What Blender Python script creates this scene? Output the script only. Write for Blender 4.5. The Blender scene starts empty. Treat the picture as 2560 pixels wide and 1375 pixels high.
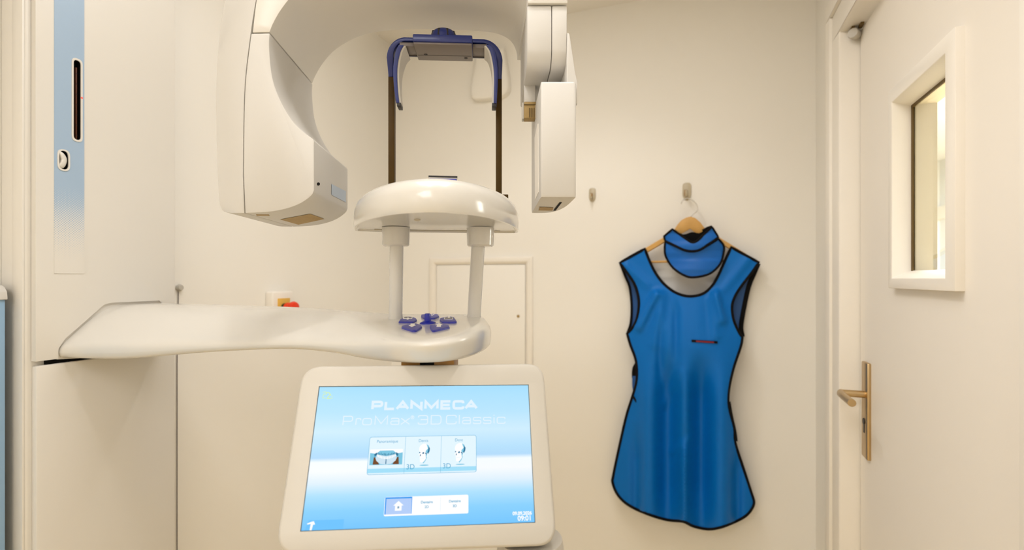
import bpy, bmesh, math, random
from math import sin, cos, pi, radians, sqrt, exp
from mathutils import Vector, Matrix
from mathutils.bvhtree import BVHTree
from mathutils.geometry import tessellate_polygon, delaunay_2d_cdt
random.seed(7)
SC = bpy.context.scene
COL = SC.collection

# ------------------------------------------------------------------ camera, exposure, lights
FPX = 1280.0                       # focal length in pixels of the 2560 wide frame
EYE = Vector((0, 0, 1.36))
HZ = 696.0                         # row of the horizon
cam_d = bpy.data.cameras.new('camera')
cam = bpy.data.objects.new('camera', cam_d)
COL.objects.link(cam)
cam.location = EYE
cam.rotation_euler = (radians(90), 0, 0)
cam_d.sensor_width = 36
cam_d.lens = 18
cam_d.shift_y = (HZ - 687.5) / 2560
cam_d.clip_start = 0.02
cam_d.dof.use_dof = True
cam_d.dof.focus_distance = 0.85
cam_d.dof.aperture_fstop = 3.6
SC.camera = cam
SC.view_settings.view_transform = 'Standard'
SC.view_settings.look = 'None'
SC.view_settings.gamma = 1
SC.view_settings.use_curve_mapping = False
SC.view_settings.exposure = 0.12

YAW = radians(20.08)               # the room is turned against the camera by this angle
CA, SA = cos(YAW), sin(YAW)


def R(x, y, z):
    """room axes -> world (room y runs along the side walls)"""
    return Vector((x * CA + y * SA, -x * SA + y * CA, z))


w = bpy.data.worlds.new('world')
SC.world = w
w.use_nodes = True
w.node_tree.nodes['Background'].inputs['Color'].default_value = (1.0, 0.95, 0.88, 1)
w.node_tree.nodes['Background'].inputs['Strength'].default_value = 0.05

WARM = (1.0, 0.99, 1.0)


def down_spot(x, y, watts, size=115, radius=0.035, aim=None, z=2.43, col=WARM):
    ld = bpy.data.lights.new('ceiling_or_fill_spot', 'SPOT')
    ld.energy = watts
    ld.color = col
    ld.spot_size = radians(size)
    ld.spot_blend = 0.9
    ld.shadow_soft_size = radius
    lo = bpy.data.objects.new('ceiling_or_fill_spot', ld)
    COL.objects.link(lo)
    lo.location = R(x, y, z)
    if aim is not None:
        d = R(*aim) - lo.location
        lo.rotation_euler = d.to_track_quat('-Z', 'Y').to_euler()
    return lo


down_spot(-0.42, 1.40, 11, 125)
down_spot(-0.42, 0.30, 9.5, 130)
down_spot(-0.02, 0.62, 10, 85)  # added spot: brightens undersides by bounce from the floor
down_spot(-0.45, -0.28, 26, 64)  # added narrow spot on the floor, its bounce lifts the arch underside
down_spot(-0.10, -0.28, 20, 64)  # second added floor spot for the same bounce
down_spot(-0.55, -0.75, 6.5, 130)
down_spot(-0.25, -2.00, 6, 130)


def panel(x, y, size, watts):
    """added square fill light just under the ceiling, not a lamp of the room"""
    ad = bpy.data.lights.new('fill_panel', 'AREA')
    ad.energy = watts
    ad.color = WARM
    ad.size = size
    ao = bpy.data.objects.new('fill_panel', ad)
    COL.objects.link(ao)
    ao.location = R(x, y, 2.435)


panel(-0.5, -1.3, 1.2, 25)  # added fill, evens out and brightens the walls
panel(-0.45, 0.75, 0.9, 9)  # smaller added fill nearer the machine
# lamp of the corridor behind the door
cd = bpy.data.lights.new('corridor_panel', 'AREA')
cd.energy = 420
cd.color = (0.96, 0.98, 1.0)
cd.size = 1.0
co = bpy.data.objects.new('corridor_panel', cd)
COL.objects.link(co)
co.location = R(1.25, 2.6, 2.4)


# ------------------------------------------------------------------ materials
def srgb(r, g, b):
    def f(c):
        c /= 255.0
        return c / 12.92 if c <= 0.04045 else ((c + 0.055) / 1.055) ** 2.4
    return (f(r), f(g), f(b), 1.0)


def mat(name, col, rough=0.5, metal=0.0, coat=0.0, bump=0.0, bscale=200, spec=0.5, trans=0.0, var=0.0):
    m = bpy.data.materials.new(name)
    m.use_nodes = True
    nt = m.node_tree
    p = nt.nodes['Principled BSDF']
    p.inputs['Base Color'].default_value = col
    p.inputs['Roughness'].default_value = rough
    p.inputs['Metallic'].default_value = metal
    p.inputs['Coat Weight'].default_value = coat
    p.inputs['Coat Roughness'].default_value = 0.08
    p.inputs['Specular IOR Level'].default_value = spec
    p.inputs['Transmission Weight'].default_value = trans
    if bump or var:
        tc = nt.nodes.new('ShaderNodeTexCoord')
        nz = nt.nodes.new('ShaderNodeTexNoise')
        nz.inputs['Scale'].default_value = bscale
        nz.inputs['Detail'].default_value = 4
        nt.links.new(tc.outputs['Object'], nz.inputs['Vector'])
        if bump:
            b = nt.nodes.new('ShaderNodeBump')
            b.inputs['Strength'].default_value = bump
            b.inputs['Distance'].default_value = 0.002
            nt.links.new(nz.outputs['Fac'], b.inputs['Height'])
            nt.links.new(b.outputs['Normal'], p.inputs['Normal'])
        if var:
            mx = nt.nodes.new('ShaderNodeMix')
            mx.data_type = 'RGBA'
            mx.inputs['A'].default_value = col
            mx.inputs['B'].default_value = tuple(c * (1 - var) for c in col[:3]) + (1,)
            nt.links.new(nz.outputs['Fac'], mx.inputs['Factor'])
            nt.links.new(mx.outputs['Result'], p.inputs['Base Color'])
    return m


def emit(name, col, strength=0.92):
    m = bpy.data.materials.new(name)
    m.use_nodes = True
    nt = m.node_tree
    p = nt.nodes['Principled BSDF']
    p.inputs['Base Color'].default_value = (0.01, 0.01, 0.01, 1)
    p.inputs['Roughness'].default_value = 0.4
    p.inputs['Specular IOR Level'].default_value = 0.1
    p.inputs['Emission Color'].default_value = col
    p.inputs['Emission Strength'].default_value = strength
    return m


M = {}
M['wall'] = mat('painted_wall', (0.885, 0.848, 0.775, 1), 0.75, bump=0.05, bscale=350)
M['ceiling'] = mat('ceiling_paint', (0.90, 0.86, 0.79, 1), 0.9)
M['door'] = mat('door_paint', (0.87, 0.81, 0.72, 1), 0.45, bump=0.03, bscale=120)
M['trim'] = mat('trim_paint', (0.88, 0.825, 0.735, 1), 0.4)
M['white'] = mat('white_enamel', (0.60, 0.575, 0.53, 1), 0.42, spec=0.35)
M['column'] = mat('column_and_lifted_arch_white', (0.69, 0.655, 0.59, 1), 0.34, coat=0.1)
M['white_matte'] = mat('white_plastic', (0.52, 0.485, 0.42, 1), 0.45)
M['gloss'] = mat('gloss_plastic', (0.65, 0.62, 0.562, 1), 0.24, coat=0.5)
M['navy'] = mat('navy_plastic', srgb(8, 31, 104), 0.35, coat=0.2)
M['button'] = mat('button_blue', srgb(52, 55, 150), 0.42)
M['stick'] = mat('joystick_blue', srgb(18, 30, 150), 0.35)
M['dark'] = mat('dark_plastic', srgb(28, 24, 24), 0.45)
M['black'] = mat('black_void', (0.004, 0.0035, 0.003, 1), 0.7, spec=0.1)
M['bronze'] = mat('bronze_carbon', srgb(72, 50, 0), 0.5, var=0.3, bscale=60, spec=0.2)
M['greyp'] = mat('grey_polycarbonate', srgb(112, 102, 96), 0.4)
M['vent'] = mat('vent_bronze', srgb(176, 146, 88), 0.6, var=0.3, bscale=180)
M['iconw'] = mat('icon_white', srgb(240, 236, 228), 0.5)
M['grey_line'] = mat('icon_grey', srgb(95, 88, 95), 0.5)
M['blue_cab'] = mat('pale_blue_laminate', srgb(140, 172, 200), 0.4)
M['metal'] = mat('brushed_brass_steel', srgb(196, 170, 128), 0.32, metal=1.0, bump=0.05, bscale=90)
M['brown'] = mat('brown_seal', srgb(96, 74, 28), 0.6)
M['reveal'] = mat('grey_beige_reveal', srgb(196, 186, 165), 0.6)  # grey of backlight and glass tint put into the window lining's colour
M['apron'] = mat('blue_vinyl', (0.0002, 0.150, 0.53, 1), 0.43, spec=0.2, bump=0.12, bscale=500)
M['apron_back'] = mat('blue_vinyl_inside', srgb(18, 82, 150), 0.5)
M['collar'] = mat('collar_vinyl', (0.002, 0.125, 0.50, 1), 0.4, spec=0.35, bump=0.12, bscale=500)
M['binding'] = mat('black_binding', (0.003, 0.002, 0.0018, 1), 0.75, spec=0.15)
M['redline'] = mat('red_stitching', srgb(130, 16, 36), 0.6)
M['wood'] = mat('pale_wood', srgb(224, 172, 92), 0.45, var=0.25, bscale=25)
M['clear'] = mat('clear_plastic', (0.80, 0.76, 0.68, 1), 0.15, trans=0.6)
M['hook'] = mat('hook_plastic', srgb(202, 188, 158), 0.35, trans=0.15)
M['amber'] = mat('amber_resin', srgb(150, 105, 30), 0.4)
M['yellow'] = mat('yellow_plate', srgb(222, 178, 78), 0.5)
M['red'] = mat('red_button', srgb(226, 50, 0), 0.35)
M['corridor'] = mat('corridor_paint', (0.84, 0.85, 0.85, 1), 0.8)
M['floor'] = mat('warm_vinyl_floor', (0.84, 0.65, 0.33, 1), 0.5, var=0.1, bscale=8)
M['labelblue'] = mat('label_blue', srgb(176, 190, 206), 0.45)
M['rust'] = mat('scale_rust', srgb(92, 48, 22), 0.5)
M['redled'] = emit('red_led', (1.0, 0.12, 0.08, 1), 1.2)


def glass_mat():
    m = mat('door_glass', (0.93, 0.96, 0.93, 1), 0.0, trans=1.0)
    return m


M['glass'] = glass_mat()


# ------------------------------------------------------------------ helpers
def P(u, v, d):
    """world point seen at pixel (u, v) at depth d from the camera"""
    return Vector(((u - 1280) * d / FPX, d, EYE.z + (HZ - v) * d / FPX))


def ray(u, v):
    return Vector(((u - 1280) / FPX, 1.0, (HZ - v) / FPX))


def ray_room(u):
    U = u - 1280
    return U * CA - FPX * SA, U * SA + FPX * CA


def FX(u, v, x):
    """room (y, z) where the sight line meets the plane room-x = x"""
    rx, ry = ray_room(u)
    t = x / rx
    return ry * t, EYE.z + (HZ - v) * t


def BY(u, v, y):
    """room (x, z) where the sight line meets the plane room-y = y"""
    rx, ry = ray_room(u)
    t = y / ry
    return rx * t, EYE.z + (HZ - v) * t


class Root:
    pass


def thing(name, label, cat, loc, group=None, kind=None):
    o = bpy.data.objects.new(name, None)
    o.empty_display_size = 0.05
    COL.objects.link(o)
    o.location = loc
    if label:
        o['label'] = label
    if cat:
        o['category'] = cat
    if group:
        o['group'] = group
    if kind:
        o['kind'] = kind
    return o


def tag(o, label=None, cat=None, group=None, kind=None):
    if label:
        o['label'] = label
    if cat:
        o['category'] = cat
    if group:
        o['group'] = group
    if kind:
        o['kind'] = kind
    return o


def mk(name, verts, faces, m, parent=None, smooth=None, bevel=0.0, bseg=2, bang=28, origin=None, recalc=True):
    """one mesh object from world-space vertices"""
    bm = bmesh.new()
    vs = [bm.verts.new(v) for v in verts]
    bm.verts.ensure_lookup_table()
    for f in faces:
        try:
            bm.faces.new([vs[i] for i in f])
        except ValueError:
            pass
    bmesh.ops.remove_doubles(bm, verts=bm.verts, dist=1e-6)
    if recalc:
        bmesh.ops.recalc_face_normals(bm, faces=bm.faces)
    if bevel:
        ed = [e for e in bm.edges if len(e.link_faces) == 2 and e.calc_face_angle(0) > radians(bang)]
        bmesh.ops.bevel(bm, geom=ed, offset=bevel, segments=bseg, profile=0.5, affect='EDGES', clamp_overlap=True)
    me = bpy.data.meshes.new(name)
    loc = Vector((0, 0, 0))
    if parent is None:
        if origin is None:
            xs = [v.co for v in bm.verts]
            origin = Vector((sum(c.x for c in xs) / len(xs), sum(c.y for c in xs) / len(xs), min(c.z for c in xs)))
        loc = Vector(origin)
        for v in bm.verts:
            v.co -= loc
    bm.to_mesh(me)
    bm.free()
    me.materials.append(m)
    if smooth is not None:
        for p in me.polygons:
            p.use_smooth = True
        me.set_sharp_from_angle(angle=radians(smooth))
    elif bevel:
        for p in me.polygons:
            p.use_smooth = True
        me.set_sharp_from_angle(angle=radians(32))
    o = bpy.data.objects.new(name, me)
    COL.objects.link(o)
    if parent is None:
        o.location = loc
    else:
        o.parent = parent
        if parent.parent is None:
            o.location = -parent.location
    return o


def box_vf(f, a, b):
    """box between corners a, b in the axes of map f"""
    (x0, y0, z0), (x1, y1, z1) = a, b
    v = [f(x, y, z) for x in (x0, x1) for y in (y0, y1) for z in (z0, z1)]
    fc = [(0, 1, 3, 2), (4, 6, 7, 5), (0, 4, 5, 1), (2, 3, 7, 6), (0, 2, 6, 4), (1, 5, 7, 3)]
    return v, fc


def box(name, f, a, b, m, parent=None, bevel=0.002, **k):
    v, fc = box_vf(f, a, b)
    return mk(name, v, fc, m, parent, bevel=bevel, **k)


def boxes(name, f, lst, m, parent=None, bevel=0.0, **k):
    V, F = [], []
    for a, b in lst:
        v, fc = box_vf(f, a, b)
        n = len(V)
        V += v
        F += [tuple(i + n for i in q) for q in fc]
    return mk(name, V, F, m, parent, bevel=bevel, **k)


def tess(loops):
    """triangles (index triples over the concatenated loops) of a polygon with holes"""
    return tessellate_polygon([[Vector((p[0], p[1], 0)) for p in lp] for lp in loops])


def plate_vf(loops, fa, fb):
    """slab from 2D loops: fa, fb map a 2D point to the front / back surface"""
    pts = [p for lp in loops for p in lp]
    n = len(pts)
    V = [fa(*p) for p in pts] + [fb(*p) for p in pts]
    F = []
    for t in tess(loops):
        F.append(tuple(t))
        F.append(tuple(i + n for i in reversed(t)))
    s = 0
    for lp in loops:
        k = len(lp)
        for i in range(k):
            a, b = s + i, s + (i + 1) % k
            F.append((a, b, b + n, a + n))
        s += k
    return V, F


def plate(name, loops, fa, fb, m, parent=None, **k):
    V, F = plate_vf(loops, fa, fb)
    return mk(name, V, F, m, parent, **k)


def prism(name, poly, fa, fb, m, parent=None, bevel=0.003, **k):
    """extruded simple polygon with n-gon caps, bevelled"""
    n = len(poly)
    V = [fa(*p) for p in poly] + [fb(*p) for p in poly]
    F = [tuple(range(n)), tuple(reversed(range(n, 2 * n)))]
    for i in range(n):
        j = (i + 1) % n
        F.append((i, j, j + n, i + n))
    return mk(name, V, F, m, parent, bevel=bevel, **k)


def smooth_poly(pts, k=6, closed=True):
    """Catmull-Rom through 2D/3D points"""
    pts = [Vector(p) for p in pts]
    n = len(pts)
    out = []
    rng = range(n) if closed else range(n - 1)
    for i in rng:
        p1, p2 = pts[i], pts[(i + 1) % n]
        p0 = pts[i - 1] if (closed or i > 0) else p1 * 2 - p2
        p3 = pts[(i + 2) % n] if (closed or i < n - 2) else p2 * 2 - p1
        for j in range(k):
            t = j / k
            out.append(0.5 * ((2 * p1) + (p2 - p0) * t + (2 * p0 - 5 * p1 + 4 * p2 - p3) * t * t + (3 * p1 - p0 - 3 * p2 + p3) * t ** 3))
    if not closed:
        out.append(pts[-1].copy())
    return out


def round_poly(pts, rad, k=4, closed=True):
    """corners replaced by arcs; rad a number or a list"""
    pts = [Vector(p) for p in pts]
    n = len(pts)
    if not isinstance(rad, (list, tuple)):
        rad = [rad] * n
    out = []
    for i in range(n):
        p = pts[i]
        r = rad[i]
        if (not closed and i in (0, n - 1)) or r <= 0:
            out.append(p.copy())
            continue
        a, b = pts[i - 1] - p, pts[(i + 1) % n] - p
        ra, rb = min(r, a.length * 0.49), min(r, b.length * 0.49)
        A, B = p + a.normalized() * ra, p + b.normalized() * rb
        for j in range(k + 1):
            t = j / k
            out.append(A * (1 - t) ** 2 + p * 2 * t * (1 - t) + B * t * t)
    return out


def loft_vf(rings, closed=True, caps=True):
    n = len(rings[0])
    V = [p for r in rings for p in r]
    F = []
    for i in range(len(rings) - 1):
        for j in range(n if closed else n - 1):
            k = (j + 1) % n
            F.append((i * n + j, i * n + k, (i + 1) * n + k, (i + 1) * n + j))
    if caps:
        F.append(tuple(reversed(range(n))))
        F.append(tuple(range((len(rings) - 1) * n, len(rings) * n)))
    return V, F


def catmull_rings(rings, k=5):
    n = len(rings[0])
    cols = [smooth_poly([r[j] for r in rings], k, closed=False) for j in range(n)]
    return [[c[i] for c in cols] for i in range(len(cols[0]))]


def tube_vf(path, rad, seg=10, closed=False, flat=None):
    path = [Vector(p) for p in path]
    n = len(path)
    rings = []
    up = Vector((0, 0, 1))
    prev = None
    for i in range(n):
        if closed:
            t = path[(i + 1) % n] - path[i - 1]
        else:
            t = path[min(i + 1, n - 1)] - path[max(i - 1, 0)]
        t.normalize()
        if prev is None:
            a = t.orthogonal().normalized() if abs(t.z) > 0.95 else t.cross(up).normalized()
        else:
            a = prev - t * prev.dot(t)
            a.normalize()
        prev = a
        b = t.cross(a)
        r = rad[i] if isinstance(rad, (list, tuple)) else rad
        rings.append([path[i] + (a * cos(2 * pi * s / seg) + b * sin(2 * pi * s / seg)) * r for s in range(seg)])
    if closed:
        V = [p for q in rings for p in q]
        F = []
        for i in range(n):
            for j in range(seg):
                k = (j + 1) % seg
                i2 = (i + 1) % n
                F.append((i * seg + j, i * seg + k, i2 * seg + k, i2 * seg + j))
        return V, F
    return loft_vf(rings)


def tube(name, path, rad, m, parent=None, seg=12, closed=False, **k):
    V, F = tube_vf(path, rad, seg, closed)
    return mk(name, V, F, m, parent, smooth=40, **k)


def lathe_vf(prof, c, ax, ex, seg=24):
    """profile [(r, h)...] about the axis ax at c"""
    ax = Vector(ax).normalized()
    ex = Vector(ex)
    ex = (ex - ax * ex.dot(ax)).normalized()
    ey = ax.cross(ex)
    rings = [[Vector(c) + ax * h + (ex * cos(2 * pi * s / seg) + ey * sin(2 * pi * s / seg)) * r for s in range(seg)] for r, h in prof]
    return loft_vf(rings)


def lathe(name, prof, c, ax, ex, m, parent=None, seg=24, smooth=35, **k):
    V, F = lathe_vf(prof, c, ax, ex, seg)
    return mk(name, V, F, m, parent, smooth=smooth, **k)


def bvh_of(o):
    me = o.data
    off = o.location.copy()
    if o.parent is not None:
        off += o.parent.location
        if o.parent.parent is not None:
            off += o.parent.parent.location
    return BVHTree.FromPolygons([v.co + off for v in me.vertices], [tuple(p.vertices) for p in me.polygons])


def hit(b, u, v, back=0.0006):
    d = ray(u, v).normalized()
    loc, nor, idx, dist = b.ray_cast(EYE, d)
    if loc is None:
        return None, None
    if nor.dot(d) > 0:
        nor = -nor
    return loc + nor * back, nor


def decal(name, b, px, m, parent, lift=0.0008, thick=0.0):
    """thin printed patch lying on a surface: pixel outline projected on it"""
    pts = [hit(b, u, v, lift)[0] for u, v in px]
    pts = [p for p in pts if p is not None]
    base = [hit(b, u, v, -0.0004)[0] for u, v in px]
    base = [p for p in base if p is not None]
    n = len(pts)
    if len(base) != n or n < 3:
        print('decal miss', name, n)
        return None
    F = [tuple(range(n)), tuple(reversed(range(n, 2 * n)))] + [(i, (i + 1) % n, (i + 1) % n + n, i + n) for i in range(n)]
    return mk(name, pts + base, F, m, parent)


def decal4(name, b, px, m, parent, lift=0.0007, k=10):
    """printed patch with four corners, following a curved surface"""
    (a, b2, c, d) = [Vector(p) for p in px]
    V, F = [], []
    for i in range(k + 1):
        for j in range(k + 1):
            q = (a * (1 - i / k) + b2 * (i / k)) * (1 - j / k) + (d * (1 - i / k) + c * (i / k)) * (j / k)
            h, n_ = hit(b, q[0], q[1], lift)
            if h is None:
                print('decal4 miss', name)
                return None
            V.append(h)
    for i in range(k):
        for j in range(k):
            o = i * (k + 1) + j
            F.append((o, o + 1, o + k + 2, o + k + 1))
    return mk(name, V, F, m, parent, smooth=60)


# ------------------------------------------------------------------ the room
XR = 0.384          # right wall face
XL = -1.346          # left wall face
YB = 2.05           # back wall face
YF = -2.75          # wall behind the camera
ZC = 2.445
LEAF = 0.416        # door leaf face
DY0, DY1 = 0.80, 1.655    # door opening along the right wall
DZ = 2.049


def struct(o):
    o['kind'] = 'structure'
    return o


struct(box('floor', R, (XL - .1, YF - .1, -0.1), (XR + .13, YB + .1, 0), M['floor'], bevel=0))
struct(box('ceiling', R, (XL - .1, YF - .1, ZC), (XR + .13, YB + .1, ZC + .1), M['ceiling'], bevel=0))
struct(box('wall_back', R, (XL - .1, YB, 0), (XR + .13, YB + .1, ZC), M['wall'], bevel=0))
struct(box('wall_left', R, (XL - .1, YF, 0), (XL, YB, ZC), M['wall'], bevel=0))
struct(box('wall_front', R, (XL - .1, YF - .1, 0), (XR + .13, YF, ZC), M['wall'], bevel=0))
struct(boxes('wall_right', R, [((XR, DY1, 0), (XR + .12, YB, ZC)), ((XR, YF, 0), (XR + .12, DY0, ZC)),
                               ((XR, DY0, DZ), (XR + .12, DY1, ZC))], M['wall']))
# corridor behind the door
struct(box('floor_corridor', R, (XR + .13, -0.6, -0.1), (2.2, 6.1, 0), M['floor'], bevel=0))
struct(box('ceiling_corridor', R, (XR + .13, -0.6, 2.5), (2.2, 6.1, 2.6), M['corridor'], bevel=0))
struct(box('wall_corridor', R, (2.2, -0.6, 0), (2.3, 6.1, 2.5), M['corridor'], bevel=0))
struct(box('wall_corridor_end', R, (XR + .13, 6.1, 0), (2.3, 6.2, 2.5), M['corridor'], bevel=0))
struct(box('trim_corridor', R, (2.17, -0.6, 1.93), (2.2, 6.1, 2.05), M['ceiling'], bevel=0))

# door casing: stepped architrave with lining
CF = 0.366
tr = []
for f0, f1, xo in ((0.0, 0.075, CF), (0.075, 0.125, CF - 0.008)):
    tr.append(((xo, DY1 + f0, 0), (XR + .004, DY1 + f1, DZ + f0)))
    tr.append(((xo, DY0 - f1, 0), (XR + .004, DY0 - f0, DZ + f0)))
    tr.append(((xo, DY0 - f1, DZ + f0), (XR + .004, DY1 + f1, DZ + f1)))
struct(boxes('trim_1', R, tr, M['trim'], bevel=0.003))
struct(boxes('trim_2', R, [((CF + .002, DY1 - .002, 0), (XR + .12, DY1 + .03, DZ + .03)),
                           ((CF + .002, DY0 - .03, 0), (XR + .12, DY0 + .002, DZ + .03)),
                           ((CF + .002, DY0, DZ - .002), (XR + .12, DY1, DZ + .03))], M['trim'], bevel=0.002))

# door leaf with its glazed opening
door = thing('door_1', 'cream painted door with a framed glass pane and long lever plate', 'door', R(LEAF, 1.2, 0), kind='structure')
WY0, WY1, WZ0, WZ1 = 1.097, 1.360, 1.360, 1.752
L0, L1 = DY0 + .004, DY1 - .008
leaf = [(L0, 0.006), (L1, 0.006), (L1, DZ - .012), (L0, DZ - .012)]
hole = [(WY0 - .006, WZ0 - .006), (WY1 + .006, WZ0 - .006), (WY1 + .006, WZ1 + .006), (WY0 - .006, WZ1 + .006)]
plate('door_leaf', [leaf, hole], lambda y, z: R(LEAF, y, z), lambda y, z: R(LEAF + .046, y, z), M['door'], door)


def frame_loop(name, face, back, y0, y1, z0, z1, wy0, wy1, wz0, wz1, m, parent, gy0, gy1, gz0, gz1, xg):
    """picture-frame moulding: outer edge, face, splayed reveal down to the glass"""
    def rect(a, b, c, d, x):
        return [R(x, a, c), R(x, b, c), R(x, b, d), R(x, a, d)]
    rings = [rect(y0 - wy0, y1 + wy1, z0 - wz0, z1 + wz1, back),
             rect(y0 - wy0, y1 + wy1, z0 - wz0, z1 + wz1, face),
             rect(y0, y1, z0, z1, face),
             rect(gy0, gy1, gz0, gz1, xg),
             rect(gy0, gy1, gz0, gz1, xg + .004)]
    V, F = loft_vf(rings, caps=False)
    return mk(name, V, F, m, parent, bevel=0.0018, bseg=2, recalc=False)


frame_loop('window_frame', LEAF - .014, LEAF + .001, WY0, WY1, WZ0, WZ1, .037, .022, .022, .03, M['trim'], door,
           WY0 + .008, WY1 - .003, WZ0 + .017, WZ1 - .013, .439)
boxes('window_seal', R, [((.437, WY1 - .010, WZ0 + .015), (.443, WY1 - .002, WZ1 - .012)),
                         ((.437, WY0 + .006, WZ0 + .015), (.443, WY0 + .012, WZ1 - .012)),
                         ((.437, WY0 + .006, WZ1 - .018), (.443, WY1 - .002, WZ1 - .012))], M['brown'], door)
box('pane', R, (.440, WY0 + .004, WZ0 + .012), (.444, WY1 - .004, WZ1 - .010), M['glass'], door, bevel=0)
# outer lining of the opening on the corridor side
boxes('window_lining', R, [((.4445, WY1 - .012, WZ0 - .02), (.484, WY1 + .03, WZ1 + .03)),
                           ((.4445, WY0 - .03, WZ0 - .02), (.484, WY0 + .006, WZ1 + .03)),
                           ((.4445, WY0, WZ1 - .014), (.484, WY1, WZ1 + .03)),
                           ((.4445, WY0, WZ0 - .03), (.484, WY1, WZ0 + .014))], M['reveal'], door)
hp = box('handle_plate', R, (LEAF - .009, 1.555, .889), (LEAF + .001, 1.606, 1.140), M['metal'], door, bevel=0.003)
tube('spindle', [R(LEAF - .005, 1.582, 1.055), R(.352, 1.582, 1.055)], .0095, M['metal'], hp)
lv = [R(.356, 1.586, 1.055), R(.352, 1.570, 1.055), R(.351, 1.53, 1.055), R(.351, 1.462, 1.055)]
tube('door_lever', lv, .0095, M['metal'], hp)
boxes('keyhole', R, [((LEAF - .0098, 1.577, .955), (LEAF - .004, 1.585, .978))], M['dark'], hp)
lathe('keyhole_rose', [(0.0, 0), (.008, 0), (.008, .002), (0.0, .002)], R(LEAF - .009, 1.581, .985), R(-1, 0, 0), Vector((0, 0, 1)), M['dark'], hp)
# small white catch in the top corner of the door frame
dc = thing('door_catch', 'small white roller catch with painted brown shading in top corner of door frame', 'catch', R(.405, 1.64, 1.99))
cx, cy, cz = .402, 1.638, DZ - .016
lathe('roller', [(0, -.004), (.0125, -.004), (.014, 0), (.014, .014), (.0125, .018), (0, .018)], R(cx, cy, cz - .006), R(-.6, -.8, 0), Vector((0, 0, 1)), M['white_matte'], dc)
box('bracket', R, (cx - .006, cy - .002, cz - .002), (cx + .014, cy + .016, DZ - .001), M['white_matte'], dc, bevel=.002)
box('brown_shade', R, (cx - .012, cy - .012, cz + .006), (cx - .004, cy + .014, DZ - .002), M['brown'], dc, bevel=.001)  # brown shading on the white catch, built as brown blocks
box('brown_shade', R, (cx + .004, cy - .030, cz + .006), (cx + .013, cy - .006, DZ - .002), M['brown'], dc, bevel=.001)


# ------------------------------------------------------------------ fittings on the back wall
def wall_rect(u0, v0, u1, v1, y=YB):
    x0, z1 = BY(u0, v0, y)
    x1, z0 = BY(u1, v1, y)
    return x0, z0, x1, z1


hx0, _ = BY(1076, 700, YB)
hx1, _ = BY(1333, 700, YB)
_, hz1 = BY(1205, 643, YB)
hz0 = hz1 - 0.62
hatch = thing('wall_hatch', 'cream painted access hatch with raised frame and small brass lock in back wall', 'hatch', R((hx0 + hx1) / 2, YB, hz0))
fw = .032


def hatch_frame():
    rings = []
    for ins, y in ((0, YB + .001), (0, YB - .011), (.008, YB - .014), (fw - .012, YB - .014), (fw - .004, YB - .008), (fw, YB - .003)):
        rings.append([R(hx0 + ins, y, hz0 + ins), R(hx1 - ins, y, hz0 + ins), R(hx1 - ins, y, hz1 - ins), R(hx0 + ins, y, hz1 - ins)])
    V, F = loft_vf(rings, caps=False)
    return mk('frame', V, F, M['trim'], hatch, recalc=False, bevel=.001)


hatch_frame()
box('panel', R, (hx0 + fw + .002, YB - .006, hz0 + fw + .002), (hx1 - fw - .002, YB + .001, hz1 - fw - .002), M['wall'], hatch, bevel=.0015)
lx, lz = BY(1297, 790, YB)
lathe('lock', [(0, 0), (.006, 0), (.006, .003), (.0035, .004), (0, .004)], R(lx, YB - .0055, lz), R(0, -1, 0), Vector((0, 0, 1)), M['vent'], hatch)

# pale fixture high on the wall, half behind the temple support
fx0, fz1 = BY(1184, 140, YB)
fx1, fz0 = BY(1277, 246, YB)
fcx, fw2, fh = (fx0 + fx1) / 2, (fx1 - fx0) / 2, fz1 - fz0
outl = smooth_poly([(-.62, 1.0), (-.78, .72), (-.97, .38), (-1.0, .15), (-.86, .03), (-.5, 0), (.3, .0), (.78, .04), (1.0, .16), (.98, .42), (.84, .75), (.70, 1.0), (.05, 1.03)], 4)
rings = []
for sc, dy in ((1, -.001), (1, .030), (.96, .036), (.86, .040), (.55, .043)):
    rings.append([R(fcx + p[0] * fw2 * sc, YB - dy, fz0 + fh * (.5 + (p[1] - .5) * sc)) for p in outl])
V, F = loft_vf(rings)
fx = mk('wall_fixture', V, F, M['wall'], smooth=50)
tag(fx, 'pale rounded wall fixture high up behind the right temple support', 'fixture')


def wall_hook(u, v, sc, label):
    x, z = BY(u, v, YB)
    t = thing('wall_hook', label, 'hook', R(x, YB, z - .04), group='adhesive hooks on the back wall')
    o = round_poly([(-.016, .040), (.016, .040), (.017, -.012), (.008, -.030), (-.008, -.030), (-.017, -.012)], .014, 5)
    prism('base_plate', [(p[0] * sc, p[1] * sc) for p in o], lambda a, b: R(x + a, YB - .005, z + b), lambda a, b: R(x + a, YB + .0005, z + b), M['hook'], t, bevel=.0015)
    pth = smooth_poly([R(x - .001, YB - .004, z - .002), R(x - .001, YB - .018, z - .012), R(x - .001, YB - .030, z - .018), R(x - .001, YB - .036, z - .008), R(x - .001, YB - .036, z + .004)], 4, closed=False)
    tube('prong', pth, .0035 * sc + .001, M['hook'], t, seg=10)
    box('stem', R, (x - .009, YB - .014, z - .014), (x + .002, YB - .004, z + .010), M['amber'], t, bevel=.002)
    return t, x, z


wall_hook(1481, 490, .8, 'small clear hook alone on back wall, nothing hanging from it')
hk, hkx, hkz = wall_hook(1717, 482, .95, 'small clear hook holding the wooden hanger on back wall')


# ------------------------------------------------------------------ wooden hanger
def AP(u, v, e):
    """room-space point on the back wall seen at (u, v) when standing e in front of the wall"""
    x, z = BY(u, v, YB - e)
    return R(x, YB - e, z)


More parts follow.
